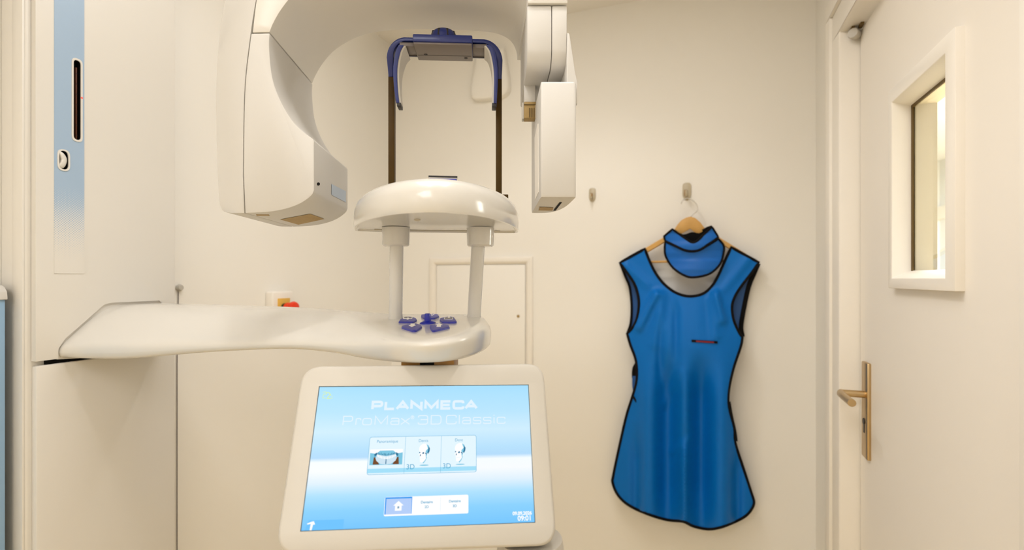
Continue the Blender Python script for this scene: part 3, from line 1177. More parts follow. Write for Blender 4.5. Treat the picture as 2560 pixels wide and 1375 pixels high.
rings = [tray_ring(.93, Z0 + .003), tray_ring(.955, Z0 + .002), tray_ring(.965, Z0), tray_ring(.99, Z0), tray_ring(1.0, Z0 + .003), tray_ring(1.005, Z0 + .014), tray_ring(.995, Z0 + .028),
         tray_ring(.965, Z0 + .038), tray_ring(.91, Z0 + .045), tray_ring(.80, Z0 + .049), tray_ring(.5, Z0 + .0515), tray_ring(.2, Z0 + .0525)]
V, F = loft_vf(rings)
tray = mk('chin_tray', V, F, M['gloss'], xm, smooth=50)
tb = bvh_of(tray)
ov = [(1043 + 8 * cos(2 * pi * k / 16), 549.5 + 2.6 * sin(2 * pi * k / 16)) for k in range(16)]
decal('round_plug', tb, ov, M['reveal'], tray, .0006)
# seam of the underside panel
tube('panel_seam', [TF(-HW * .78, .002, Z0 + .0022), TF(0, -.004, Z0 + .0022), TF(HW * .78, .002, Z0 + .0022)], .0007, M['reveal'], tray, seg=6)
# blue chin plate
cpx = P(1107, 452, .79)
cz0 = Z0 + .048


def CF_(a, b, z):
    return Vector((cpx.x + a * cos(tilt) - b * sin(tilt), cpx.y + a * sin(tilt) + b * cos(tilt), z))


chin = thing
chp = box('chin_plate', CF_, (-.0215, -.012, cz0), (.0215, .014, P(1107, 449.5, .79).z), M['button'], xm, bevel=.002)
box('chin_plate_pad', CF_, (-.021, -.010, P(1107, 449.5, .79).z), (.0215, .012, P(1107, 446.5, .79).z), M['iconw'], chp, bevel=.0005)
box('chin_plate_cap', CF_, (-.0215, -.012, P(1107, 446.5, .79).z), (.0222, .014, P(1107, 443, .79).z), M['dark'], chp, bevel=.0006)
# ---- temple support: posts, blue U-frame, housing, blades
tilt2 = radians(3.0)
ex2 = Vector((cos(tilt2), sin(tilt2), 0))
ey2 = Vector((-sin(tilt2), cos(tilt2), 0))
tso = P(1113, 108, .925)


def TS(a, b, z):
    return Vector((tso.x, tso.y, 0)) + ex2 * a + ey2 * b + Vector((0, 0, z))


def ts_at(u, v):
    """a, z on the plane of the frame for a pixel"""
    r = ray(u, v)
    o = Vector((tso.x, tso.y, 0))
    t = (o - Vector((EYE.x, EYE.y, 0))).dot(ey2) / Vector((r.x, r.y, 0)).dot(ey2)
    p = EYE + r * t
    return (p - o).dot(ex2), p.z


aL, zsl = ts_at(979.5, 190)
aR, zsr = ts_at(1247, 192)
_, ztop = ts_at(1113, 119)
zpost = Z0 + .036
for aa in (aL, aR):
    box('support_post', TS, (aa - .0053, -.006, zpost), (aa + .0053, .010, zsl + .01), M['bronze'], xm, bevel=.001)
box('post_bracket', TS, (aR - .004, -.006, ts_at(1250, 496)[1] - .004), (aR + .017, .008, ts_at(1250, 487)[1]), M['bronze'], xm, bevel=.001)
# U-frame: rectangular section swept along the arch
hwid = (aR - aL) / 2
ac = (aR + aL) / 2
RC = .027
half = [(-hwid - .0005, zsl - .004, .0056, .007), (-hwid - .0005, zsl + (ztop - RC - zsl) * .5, .0066, .012), (-hwid, ztop - RC, .0078, .018)]
half += [(-hwid + RC * (1 - cos(t)), ztop - RC + RC * sin(t), .0076 - .0030 * t / (pi / 2), .018 + .012 * t / (pi / 2)) for t in [pi / 2 * q / 9 for q in range(1, 10)]]
half += [(-hwid * .4, ztop, .0046, .030)]
half = half + [(-q[0], q[1], q[2], q[3]) for q in reversed(half)]
upath = [(q[0], q[1]) for q in half]
wid = [q[2] for q in half]
dep = [q[3] for q in half]
rings = []
n = len(upath)
for i, (a, z) in enumerate(upath):
    p0, p1 = upath[max(0, i - 1)], upath[min(n - 1, i + 1)]
    t = Vector((p1[0] - p0[0], p1[1] - p0[1])).normalized()
    nn = Vector((-t.y, t.x))
    rr = []
    for s, b in ((-1, -1), (1, -1), (1, 1), (-1, 1)):
        rr.append(TS(ac + a + nn.x * wid[i] * s * .8, b * dep[i] + .006 * (1 if b > 0 else 0), z - nn.y * 0 + nn.y * wid[i] * s * .8))
    rings.append(round_poly(rr, .0025, 2))
V, F = loft_vf(rings)
uf = mk('temple_frame', V, F, M['navy'], xm, smooth=40)
# central housing with grey underside
a0, _ = ts_at(1037, 100)
a1, _ = ts_at(1187, 100)
zf0 = P(1113, 106, .875).z
zf1 = P(1113, 87, .875).z
hs = box('clamp_housing', TS, (a0 * .94, -.052, zf0), (a1 * .94, .014, zf1), M['navy'], uf, bevel=.002)
box('clamp_underside', TS, (a0 * .94 + .001, -.049, zf0 - .0035), (a1 * .94 - .001, .017, zf0 + .001), M['greyp'], uf, bevel=.0015)
boxes('clamp_groove', TS, [((a0 * .93 + .003, -.0065, zf0 - .0038), (a1 * .93 - .003, -.0058, zf0 - .002))], M['dark'], uf)
for sx, bb in ((a0 * .62, -.009), (a1 * .70, .002)):
    lathe('clamp_screw', [(0, 0), (.0032, 0), (.0026, .0012), (0, .0012)], TS(sx, bb, zf0 - .0032), (0, 0, -1), (1, 0, 0), M['dark'], uf, seg=14)
for sg in (-1, 1):
    e0 = a0 * .93 if sg < 0 else a1 * .93
    box('slide_bar', TS, (min(e0, e0 + sg * .026), -.030, zf0 + .001), (max(e0, e0 + sg * .026), .008, zf0 + .008), M['greyp'], uf, bevel=.001)
    box('slide_bar_lip', TS, (min(e0, e0 + sg * .025), .006, zf0 + .0), (max(e0, e0 + sg * .025), .0095, zf0 + .009), M['dark'], uf, bevel=.0006)
# knob on the top
kc = TS(ts_at(1112, 90)[0], -.024, zf1 - .0035)
kprof = [(0, 0), (.0235, 0), (.0232, .010), (.0215, .016), (.018, .0200), (.010, .0230), (0, .0238)]
kn = lathe('clamp_knob', kprof, kc, (0, 0, 1), (1, 0, 0), M['navy'], uf, seg=40, smooth=40)
for k in range(9):
    ang = 2 * pi * k / 9 + .25
    q = kc + Vector((cos(ang) * .0228, sin(ang) * .0228, .001))
    q2 = kc + Vector((cos(ang) * .0195, sin(ang) * .0195, .0175))
    tube('knob_grip', [q, q2], .0026, M['dark'], uf, seg=8)
# temple blades
for sg, pts in ((-1, [(1003, 112), (996, 125), (991, 145), (988, 168), (988, 195), (990, 225), (994, 257)]), (1, [(1221, 112), (1230, 125), (1236, 148), (1239, 172), (1240, 200), (1239, 230), (1238, 258)])):
    rings = []
    ringsP = []
    for i, (u, v) in enumerate(smooth_poly([Vector(p) for p in pts], 4, closed=False)):
        t = i / (4 * (len(pts) - 1))
        d0 = .875 + .012 * t
        th = .0042 * (1.0 - .35 * t)
        dp = .060 * (1 - .62 * t)
        p = P(u, v, d0)
        p2 = p + ey2 * dp
        rings.append([p - ex2 * th, p + ex2 * th, p2 + ex2 * th, p2 - ex2 * th])
        q = -sg
        ringsP.append([p + ex2 * q * th + ey2 * .003, p + ex2 * q * (th + .0028) + ey2 * .004, p2 + ex2 * q * (th + .0028), p2 + ex2 * q * th])
    V, F = loft_vf(rings)
    bl = mk('temple_blade', V, F, M['navy'], xm, smooth=30, bevel=.0008, bang=50)
    V, F = loft_vf(ringsP)
    mk('temple_pad', V, F, M['white_matte'], bl, smooth=30)
    u, v = pts[-1]
    pe = P(u, v, .887) - ex2 * sg * .002
    mk('blade_tip', *box_vf(lambda x, y, z: pe + ex2 * x + ey2 * y + Vector((0, 0, z)), (-.0035, .001, -.0055), (.0035, .024, .001)), M['dark'], bl, bevel=.0008)

# ---- rotating C-arm: tube head, arch, side cover (profiles in the front plane, pushed back)
D0, D1 = .800, 1.010
sh = Vector(((1190 - 1280) / FPX, 1, 0)) * (D1 - D0)


def cf(u, v):
    return P(u, v, D0)


def cb(u, v):
    return P(u, v, D0) + sh


def open_smooth(p, k=4):
    return [(q[0], q[1]) for q in smooth_poly([Vector(a) for a in p], k, closed=False)]


th = open_smooth([(674, 83), (673, 120), (680, 190), (698, 245), (728, 298), (760, 331), (782, 347)], 4) + [(785, 352)] + open_smooth([(785, 476), (778, 489), (752, 508), (715, 522), (670, 530), (613, 533)], 3) + open_smooth([(609, 440), (610, 320), (614, 200), (628, 84)], 3)
head_o = prism('tube_head', th, cf, cb, M['white'], xm, bevel=.0013, bseg=2, bang=24)
sc_ = open_smooth([(611, 533), (566, 531), (552, 518), (546, 480), (541, 350), (540, 220), (548, 90), (562, 0), (585, -90), (620, -160), (655, -190)], 3) + open_smooth([(669, -140), (652, -60), (639.5, 0), (626.5, 83), (612.5, 200), (608.5, 320), (607.5, 440)], 3)
side_o = prism('tube_head_side_cover', sc_, lambda u, v: P(u, v, D0 + (.002 + max(0, 575 - u) * .0006)), cb, M['white'], xm, bevel=.0012, bseg=2, bang=24)
ar = open_smooth([(631, 81), (641, 0), (656, -70), (676, -140), (720, -210), (800, -250), (1000, -262), (1250, -262), (1350, -245), (1405, -190), (1418, -120), (1419, 8)], 3) + open_smooth([(1320, 8), (1317, -20), (1300, -52), (1262, -74), (1200, -84), (1050, -90), (940, -88), (850, -76), (785, -50), (738, -18), (704, 22), (683, 58), (674, 80)], 3)
prism('rotation_arch', ar, cf, cb, M['column'], xm, bevel=.0013, bseg=2, bang=24)  # lighter white than the tube head, to lift the arch's shaded underside
hb = bvh_of(head_o)
decal4('vent_label', hb, [(700, 548), (775, 534), (811, 547), (746, 561)], M['vent'], head_o, .0006)
decal('laser_port', hb, [(792.5 + 3.5 * cos(2 * pi * k / 12) + 3, 460 + 4 * sin(2 * pi * k / 12)) for k in range(12)], M['black'], head_o, .0007)
decal4('blue_label', hb, [(828, 460), (864, 478), (864, 506), (828, 487)], M['labelblue'], head_o, .0006)
decal('name_patch', hb, [(640, 536), (672, 536), (674, 539), (642, 539)], M['vent'], head_o, .0006)

# ---- sensor side: upper carriage, connector, hanging sensor
shs = Vector(((1235 - 1280) / FPX, 1, 0))


def SB(u, v, d0, d):
    return P(u, v, d0) + shs * (d - d0)


zcb = 1.694


def carriage(name, u0, u1, fu, d0, d1, m):
    pts = []
    prof = [(d1, P(u0, 14, d0).z), (d0, P(u0, 14, d0).z), (d0, zcb + .026), (d0 + .004, zcb + .013), (d0 + .012, zcb + .004), (d0 + .026, zcb), (d1, zcb)]
    V = []
    for u in (u0, u1):
        for d, z in prof:
            p = P(u, 0, d0) + shs * (d - d0)
            V.append(Vector((p.x, p.y, z)))
    k = len(prof)
    F = [tuple(range(k)), tuple(reversed(range(k, 2 * k)))] + [(i, (i + 1) % k, (i + 1) % k + k, i + k) for i in range(k)]
    return mk(name, V, F, m, xm, bevel=.0022, bang=40)


car = carriage('sensor_carriage', 1317.5, 1379, 0, .8035, 1.0, M['white'])
car2 = carriage('carriage_cover', 1380, 1417.5, 0, .8035, 1.0, M['white'])
cu0, cu1 = 1313, 1343
pc = P(1326, 276, .895)


def CN(a, b, z):
    return Vector((pc.x, pc.y, 0)) + Vector((a, b, z))


zc1, zc0 = P(1327, 255, .885).z, P(1327, 296, .885).z
cn = box('connector', CN, (-.0112, -.012, zc0), (.0092, .010, zc1), M['vent'], xm, bevel=.001)
box('connector_neck', CN, (-.0115, -.009, zc1 - .001), (.0085, .012, zcb + .002), M['white'], cn, bevel=.0015)
box('connector_frame', CN, (-.0150, -.008, zc0), (-.0112, .010, zc1), M['white_matte'], cn, bevel=.001)
for k in (-1, 0, 1):
    box('connector_groove', CN, (.002 + k * .0038 - .001, -.0128, zc0 + .001), (.002 + k * .0038 + .001, -.0118, zc1 - .011), M['brown'], cn, bevel=0)
box('connector_lip', CN, (-.0112, -.0135, zc1 - .006), (.0092, -.0118, zc1 - .0048), M['brown'], cn, bevel=0)
# arch end wire and cap seen beside the carriage
tube('trim_clip', [P(1285, 82, .98), P(1296, 83, .98), P(1302, 86, .98), P(1308, 88, .98), P(1314, 84, .98)], .0012, M['vent'], xm, seg=8)

# hanging sensor: plan outline swept vertically
ds0, ds1 = .780, .972


def plan_pt(u, d):
    return P(u, 0, ds0) + shs * (d - ds0)


pl_ = [(1352, ds0), (1441, ds0), (1441, .850), (1441 - 4, .905), (1441 - 22, .955), (1441 - 46, ds1), (1352, ds1)]
sp = [plan_pt(u, d) for u, d in pl_]
sp = [Vector((p.x, p.y, 0)) for p in sp]
sp = round_poly(sp, [.003, .005, .03, .03, .03, .02, .003], 3)
cs = sum(sp, Vector()) / len(sp)
zs1 = P(1352, 204, ds0).z
zs0 = 1.4838
rings = []
for s, z in ((.97, zs0), (.985, zs0 + .0005), (1.0, zs0 + .005), (1.0, zs1 - .003), (.985, zs1), (.97, zs1)):
    rings.append([Vector((cs.x + (p.x - cs.x) * s, cs.y + (p.y - cs.y) * s, z)) for p in sp])
V, F = loft_vf(rings)
sen = mk('sensor_head', V, F, M['white'], xm, smooth=35)
# back shoulder rising beside the carriage
shp = [(1416.5, 198), (1418.5, 80), (1424, 84), (1429, 118), (1438, 180), (1443.5, 205), (1443.5, 260), (1416.5, 260)]
prism('sensor_shoulder', shp, lambda u, v: P(u, v, .800), lambda u, v: P(u, v, .800) + shs * .15, M['white'], xm, bevel=.0015, bang=30)
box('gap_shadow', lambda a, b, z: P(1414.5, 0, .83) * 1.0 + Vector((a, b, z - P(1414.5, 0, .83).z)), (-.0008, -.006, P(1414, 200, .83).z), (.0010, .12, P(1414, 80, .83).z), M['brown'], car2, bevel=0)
sb = bvh_of(sen)
decal4('type_label', sb, [(1349, 517), (1384, 518), (1381, 526), (1346, 525.5)], M['vent'], sen, .0006)
decal4('sensor_slot', sb, [(1383, 526), (1399, 505), (1405, 505), (1389, 526)], M['black'], sen, .0006)
# inset panel on the left side of the sensor
decal('side_panel', sb, [(1337, 345), (1344, 310), (1346, 309), (1347, 480), (1338, 500)], M['trim'], sen, .0006)

# ------------------------------------------------------------------ touch screen
TLp, TRp, BRp, BLp = (798, 967), (1320, 962.5), (1337, 1305), (752, 1327)
r = [ray(*q) for q in (TLp, TRp, BRp, BLp)]
# depths of a parallelogram through the four sight lines: l0 r0 - l1 r1 + l2 r2 - l3 r3 = 0
A = Matrix((( -r[1].x, r[2].x, -r[3].x), (-r[1].y, r[2].y, -r[3].y), (-r[1].z, r[2].z, -r[3].z)))
sol = A.inverted() @ (-r[0])
lam = [1.0, sol[0], sol[1], sol[2]]
scl = .640 / (sum(lam) / 4)
lam = [l * scl for l in lam]
C = [EYE + r[i] * lam[i] for i in range(4)]
so = C[3]
sx_ = C[2] - C[3]
sy_ = C[0] - C[3]
SW, SH = sx_.length, sy_.length
SX = sx_.normalized()
SY = (sy_ - SX * sy_.dot(SX)).normalized()
SN = SX.cross(SY)
if SN.y > 0:
    SN = -SN
    print('flip')


def SP(a, b, h=0.0):
    return so + SX * a + SY * b + SN * h


def sxy(u, v):
    """screen-plane coordinates of a pixel"""
    rr = ray(u, v)
    t = (so - EYE).dot(SN) / rr.dot(SN)
    p = EYE + rr * t - so
    return p.dot(SX), p.dot(SY)


print('screen', SW, SH, 'lam', lam, 'tilt', math.degrees(math.acos(abs(SN.z))), 'normal', SN)
bz = [sxy(755, 914.5), sxy(1359, 907), sxy(1394, 1364), sxy(684, 1388)]
rb = [.026, .024, .024, .026]
b_out = round_poly([Vector((p[0], p[1])) for p in bz], rb, 7)
bc = sum(b_out, Vector((0, 0))) / len(b_out)


def bring(s, h, dx=0):
    out = []
    for p in b_out:
        dv = p - bc
        L = dv.length
        q = bc + dv * ((L - s) / L)
        out.append(SP(q.x, q.y, h))
    return out


hole_s = [(-.0008, -.0008), (SW + .0008, -.0008), (SW + .0008, SH + .0008), (-.0008, SH + .0008)]
ts = None
rings = [bring(.012, -.036), bring(.003, -.030), bring(0, -.020), bring(0, -.0055), bring(.001, -.0022), bring(.0035, -.0004), bring(.0045, 0)]
V, F = loft_vf(rings, caps=False)
F.append(tuple(reversed(range(len(b_out)))))
nb = len(V)
inner = [(p.x, p.y) for p in [bc + (q - bc) * (((q - bc).length - .0045) / (q - bc).length) for q in b_out]]
loops = [inner, hole_s]
base = len(V) - len(inner)
for q in hole_s:
    V.append(SP(q[0], q[1], 0))
for q in hole_s:
    V.append(SP(q[0], q[1], -.0022))
for t in tess(loops):
    F.append(tuple(base + i if i < len(inner) else nb + i - len(inner) for i in t))
for i in range(4):
    F.append((nb + i, nb + (i + 1) % 4, nb + 4 + (i + 1) % 4, nb + 4 + i))
bezel = mk('touch_screen', V, F, M['white_matte'], xm, smooth=38)
# hinge to the arm and the white rear foot
hm = P(1070, 911, .70)
box('hinge', lambda a, b, z: hm + Vector((a, b, z)), (-.036, -.004, -.030), (.036, .050, .030), M['amber'], xm, bevel=.001)
box('hinge_core', lambda a, b, z: hm + Vector((a, b, z)), (-.010, -.006, -.030), (.009, .02, .028), M['black'], xm, bevel=0)
fo = SP(SW * .55, -.02, -.06)
lathe('rear_foot', [(0, -.075), (.035, -.075), (.042, -.05), (.045, 0), (.04, .03), (0, .03)], SP(SW * 1.0, -.045, -.055), (0, 0, 1), (1, 0, 0), M['white_matte'], bezel, seg=28, smooth=50)

# display with its picture
dm = bpy.data.materials.new('display_gradient')
dm.use_nodes = True
nt = dm.node_tree
pb = nt.nodes['Principled BSDF']
pb.inputs['Base Color'].default_value = (.01, .01, .01, 1)
pb.inputs['Roughness'].default_value = .35
pb.inputs['Specular IOR Level'].default_value = .15
tc = nt.nodes.new('ShaderNodeTexCoord')
sep = nt.nodes.new('ShaderNodeSeparateXYZ')
nt.links.new(tc.outputs['UV'], sep.inputs[0])
cr = nt.nodes.new('ShaderNodeValToRGB')
el = cr.color_ramp
stops = [(0.0, (112, 196, 255)), (.12, (134, 208, 255)), (.22, (172, 224, 255)), (.30, (222, 240, 255)), (.38, (246, 250, 255)), (.445, (244, 251, 255)), (.475, (176, 218, 250)), (.53, (180, 224, 252)), (.66, (205, 236, 255)), (.80, (182, 228, 255)), (.93, (172, 225, 255)), (1.0, (164, 222, 255))]
while len(el.elements) < len(stops):
    el.elements.new(.5)
for e, (p, c) in zip(el.elements, stops):
    e.position = p
    e.color = srgb(*c)
nt.links.new(sep.outputs[1], cr.inputs[0])
nt.links.new(cr.outputs[0], pb.inputs['Emission Color'])
pb.inputs['Emission Strength'].default_value = 0.92
V = [SP(0, 0, -.0016), SP(SW, 0, -.0016), SP(SW, SH, -.0016), SP(0, SH, -.0016)]
disp = mk('display', V, [(0, 1, 2, 3)], dm, bezel)
disp['label'] = 'lit blue and white display'
uvl = disp.data.uv_layers.new(name='UVMap')
for lp in disp.data.loops:
    c_ = disp.data.vertices[lp.vertex_index].co
    p_ = c_ - so
    uvl.data[lp.index].uv = (p_.dot(SX) / SW, p_.dot(SY) / SH)

E = {}
for nm, c in (('logo', (226, 242, 255)), ('white', (255, 255, 255)), ('panel', (226, 245, 255)), ('panel2', (160, 222, 248)), ('line', (112, 186, 220)), ('teal', (70, 165, 205)), ('dteal', (20, 110, 150)),
              ('brownx', (110, 60, 5)), ('home', (178, 205, 248)), ('homeb', (20, 150, 240)), ('bar', (106, 194, 255)), ('green', (214, 240, 170)), ('pale', (205, 228, 242)), ('mid', (120, 196, 224)), ('grey', (120, 160, 190))):
    E[nm] = emit('screen_' + nm, srgb(*c))
ROWS = [0]


def sgraph(name, polys, m, h):
    """flat lit graphics: list of 2D polygons in screen coordinates"""
    V, F = [], []
    for poly in polys:
        n = len(V)
        V += [SP(p[0], p[1], h) for p in poly]
        for t in tess([poly]):
            F.append(tuple(n + i for i in t))
    return mk(name, V, F, m, bezel)


def spx(poly):
    return [sxy(*p) for p in poly]


def ribbon(pts, wd, closed=False):
    """quads of a stroked polyline with mitred joints"""
    pts = [Vector(p) for p in pts]
    n = len(pts)
    L, Rr = [], []
    for i in range(n):
        if closed:
            a, b = pts[i] - pts[i - 1], pts[(i + 1) % n] - pts[i]
        else:
            a = pts[i] - pts[i - 1] if i > 0 else pts[1] - pts[0]
            b = pts[i + 1] - pts[i] if i < n - 1 else a
        a, b = a.normalized(), b.normalized()
        na, nb_ = Vector((-a.y, a.x)), Vector((-b.y, b.x))
        mth_ = na + nb_
        if mth_.length < 1e-6:
            mth_ = na
        mth_.normalize()
        k = 1 / max(.45, mth_.dot(na))
        L.append(pts[i] + mth_ * wd * .5 * k)
        Rr.append(pts[i] - mth_ * wd * .5 * k)
    q = []
    for i in range(n if closed else n - 1):
        j = (i + 1) % n
        q.append([tuple(L[i]), tuple(L[j]), tuple(Rr[j]), tuple(Rr[i])])
    return q


def G(ch, w_):
    """wide squared letter shapes, cap height 1: list of (points, round radius, closed)"""
    c = .26
    return {
        'P': [([(0, 0), (0, 1), (w_, 1), (w_, .42), (0, .42)], [0, 0, c, c, 0], 0)],
        'L': [([(0, 1), (0, 0), (w_, 0)], 0, 0)],
        'A': [([(0, 0), (w_ * .5, 1), (w_, 0)], 0, 0), ([(w_ * .2, .30), (w_ * .8, .30)], 0, 0)],
        'N': [([(0, 0), (0, 1), (w_, 0), (w_, 1)], 0, 0)],
        'M': [([(0, 0), (0, 1), (w_ * .5, .12), (w_, 1), (w_, 0)], 0, 0)],
        'E': [([(w_, 0), (0, 0), (0, 1), (w_, 1)], 0, 0), ([(0, .5), (w_ * .92, .5)], 0, 0)],
        'C': [([(w_, .72), (w_, 1), (0, 1), (0, 0), (w_, 0), (w_, .28)], [0, c, c, c, c, 0], 0)],
        'r': [([(0, 0), (0, .72)], 0, 0), ([(0, .50), (0, .72), (w_, .72), (w_, .52)], [0, .2, .16, 0], 0)],
        'o': [([(0, 0), (w_, 0), (w_, .72), (0, .72)], .24, 1)],
        'a': [([(.05, .58), (.05, .72), (w_, .72), (w_, 0)], [0, .15, .2, 0], 0), ([(w_, .0), (0, 0), (0, .40), (w_, .40)], [0, .18, .18, 0], 0)],
        'x': [([(0, 0), (w_, .72)], 0, 0), ([(0, .72), (w_, 0)], 0, 0)],
        '3': [([(0, .78), (0, 1), (w_, 1), (w_, .0), (0, 0), (0, .22)], [0, c, c, c, c, 0], 0), ([(w_ * .25, .53), (w_, .53)], 0, 0)],
        'D': [([(0, 0), (0, 1), (w_, 1), (w_, 0)], [0, 0, .34, .34], 1)],
        'l': [([(0, 0), (0, 1.04)], 0, 0)],
        's': [([(w_, .58), (w_, .72), (0, .72), (0, .37), (w_, .37), (w_, 0), (0, 0), (0, .14)], [0, .15, .15, .15, .15, .15, .15, 0], 0)],
        'i': [([(0, 0), (0, .72)], 0, 0), ([(0, .90), (0, 1.04)], 0, 0)],
        'c': [([(w_, .52), (w_, .72), (0, .72), (0, 0), (w_, 0), (w_, .20)], [0, .2, .2, .2, .2, 0], 0)],
        'R': [([(0, 0), (0, 1), (w_, 1), (w_, .45), (0, .45)], [0, 0, c, c, 0], 0), ([(w_ * .5, .45), (w_, 0)], 0, 0)],
    }[ch]


def stroke_text(name, chars, x0, y0, x1, y1, ht, sw, m, h):
    """chars: [(char, width, gap)], stretched to run from (x0,y0) to (x1,y1), cap height ht"""
    tot = sum(w_ + gp for _, w_, gp in chars) - chars[-1][2]
    ax = Vector((x1 - x0, y1 - y0))
    ln = ax.length
    ax.normalize()
    ay = Vector((-ax.y, ax.x))
    kx = (ln - sw) / tot
    polys = []
    x = sw / 2
    for ch, w_, gp in chars:
        if ch not in (' ', '*'):
            for pts, rd, cl in G(ch, w_):
                q = round_poly([Vector(p) for p in pts], rd, 4, closed=bool(cl)) if rd else [Vector(p) for p in pts]
                q2 = [Vector((x0, y0)) + ax * (x + p.x * kx) + ay * (sw / 2 + p.y * (ht - sw)) for p in q]
                polys += ribbon(q2, sw, bool(cl))
        if ch == '*':
            cc_ = Vector((x0, y0)) + ax * (x + w_ * kx * .5) + ay * ht * .78
            rr_ = ht * .17
            polys += ribbon([cc_ + Vector((cos(2 * pi * k / 14), sin(2 * pi * k / 14))) * rr_ for k in range(14)], sw * .55, True)
            for pts, rd, cl in G('R', .5):
                q2 = [cc_ + ax * ((p[0] - .25) * rr_ * 1.1) + ay * ((p[1] - .5) * rr_ * 1.1) for p in pts]
                polys += ribbon(q2, sw * .45)
        x += (w_ + gp) * kx
    return sgraph(name, polys, m, h)


H0 = -.0014
xa, ya = sxy(927, 1025.5)
xb, yb = sxy(1195, 1023)
ht = sxy(1060, 1000.5)[1] - sxy(1060, 1024.5)[1]
stroke_text('maker_lettering', [('P', 1.0, .42), ('L', .92, .30), ('A', 1.25, .36), ('N', 1.08, .46), ('M', 1.32, .46), ('E', .98, .38), ('C', 1.05, .28), ('A', 1.25, .3)], xa, ya, xb, yb, ht, ht * .27, E['logo'], H0)
xa, ya = sxy(855, 1063.5)
xb, yb = sxy(1264, 1059)
ht = sxy(1060, 1037)[1] - sxy(1060, 1061)[1]
stroke_text('model_lettering', [('P', 1.0, .40), ('r', .50, .24), ('o', .95, .40), ('M', 1.35, .40), ('a', .88, .24), ('x', .95, .12), ('*', .35, .50), ('3', 1.05, .40), ('D', 1.10, .62), ('C', 1.10, .36), ('l', .001, .38), ('a', .88, .34), ('s', .85, .32), ('s', .85, .36), ('i', .001, .36), ('c', .9, .3)], xa, ya, xb, yb, ht, ht * .105, E['logo'], H0)


def font_text(name, s, x, y, size, m, h, align='CENTER', bold=0.0):
    cu = bpy.data.curves.new(name, 'FONT')
    cu.body = s
    cu.size = size
    cu.align_x = align
    cu.offset = bold
    ob = bpy.data.objects.new(name, cu)
    COL.objects.link(ob)
    dg = bpy.context.evaluated_depsgraph_get()
    me = ob.evaluated_get(dg).to_mesh()
    V = [SP(x + v.co.x, y + v.co.y, h) for v in me.vertices]
    F = [tuple(p.vertices) for p in me.polygons]
    bpy.data.objects.remove(ob)
    bpy.data.curves.remove(cu)
    return mk(name, V, F, m, bezel)


def rr_s(x0, y0, x1, y1, rd, k=4):
    return [(p[0], p[1]) for p in round_poly([(x0, y0), (x1, y0), (x1, y1), (x0, y1)], rd, k)]


# programme panel with three tiles
px0, py1 = sxy(924, 1092)
px1, py0 = sxy(1191.5, 1180)
sgraph('tile_border', [rr_s(px0, py0, px1, py1, .003)], E['line'], H0)
bl = .0005
sgraph('tile_panel', [rr_s(px0 + bl, py0 + bl, px1 - bl, py1 - bl, .0027)], E['panel'], H0 + .0001)
sgraph('tile_shade', [[(px0 + bl, py0 + .002), (px1 - bl, py0 + .002), (px1 - bl, py0 + .007), (px0 + bl, py0 + .007)]], E['panel2'], H0 + .00015)
tw = (px1 - px0) / 3
for k in (1, 2):
    sgraph('tile_divider', [[(px0 + tw * k - .0002, py0), (px0 + tw * k + .0002, py0), (px0 + tw * k + .0002, py1), (px0 + tw * k - .0002, py1)]], E['line'], H0 + .0002)
HT = H0 + .00025
hgt = py1 - py0
for k, s in enumerate(('Panoramique', 'Dents', 'Dent')):
    font_text('tile_caption', s, px0 + tw * (k + .5), py1 - hgt * .165, .0050, E['teal'], HT)
for k in (1, 2):
    font_text('tile_caption', '3D', px0 + tw * (k + .17), py0 + hgt * .12, .0085, E['teal'], HT)
# panoramic radiograph thumbnail
tx0, tx1 = px0 + tw * .05, px0 + tw * .94
ty0, ty1 = py0 + hgt * .25, py0 + hgt * .66
sgraph('radiograph', [[(tx0, ty0), (tx1, ty0), (tx1, ty1), (tx0, ty1)]], E['mid'], HT)


def tf(a, b):
    return (tx0 + (tx1 - tx0) * a, ty0 + (ty1 - ty0) * b)


sgraph('radiograph_white', [[tf(0, .78), tf(.18, .72), tf(.3, .92), tf(.7, .92), tf(.82, .72), tf(1, .78), tf(1, 1), tf(0, 1)]], E['white'], HT + .0001)
sgraph('radiograph_dark', [[tf(.10, .03), tf(.30, .03), tf(.18, .48), tf(.12, .50)], [tf(.70, .03), tf(.90, .03), tf(.88, .50), tf(.82, .48)]], E['brownx'], HT + .0001)
jaw = [tf(.17, .45), tf(.21, .25), tf(.34, .06), tf(.5, .02), tf(.66, .06), tf(.79, .25), tf(.83, .45), tf(.75, .66), tf(.62, .60), tf(.5, .56), tf(.38, .60), tf(.25, .66)]
sgraph('radiograph_jaw', [jaw], E['pale'], HT + .0002)
tl = []
for k in range(13):
    a = .22 + .56 * k / 12
    cv = .18 * (abs(a - .5) / .28) ** 2
    tl.append([tf(a - .015, .36 + cv), tf(a + .015, .36 + cv), tf(a + .012, .52 + cv), tf(a - .012, .52 + cv)])
sgraph('radiograph_teeth', tl, E['white'], HT + .0003)
dk = []
for k in range(12):
    a = .24 + .52 * k / 11
    cv = .10 * (abs(a - .5) / .28) ** 2
    hh_ = random.uniform(.06, .16)
    dk.append([tf(a - .012, .58 + cv), tf(a + .014, .60 + cv), tf(a + .006, .64 + cv + hh_), tf(a - .01, .62 + cv + hh_)])
dk.append([tf(.485, .05), tf(.515, .05), tf(.51, .5), tf(.49, .5)])
dk += [[tf(.14, .52), tf(.22, .66), tf(.2, .80), tf(.13, .70)], [tf(.86, .52), tf(.78, .66), tf(.8, .80), tf(.87, .70)]]
sgraph('radiograph_bone', dk, E['dteal'], HT + .0003)


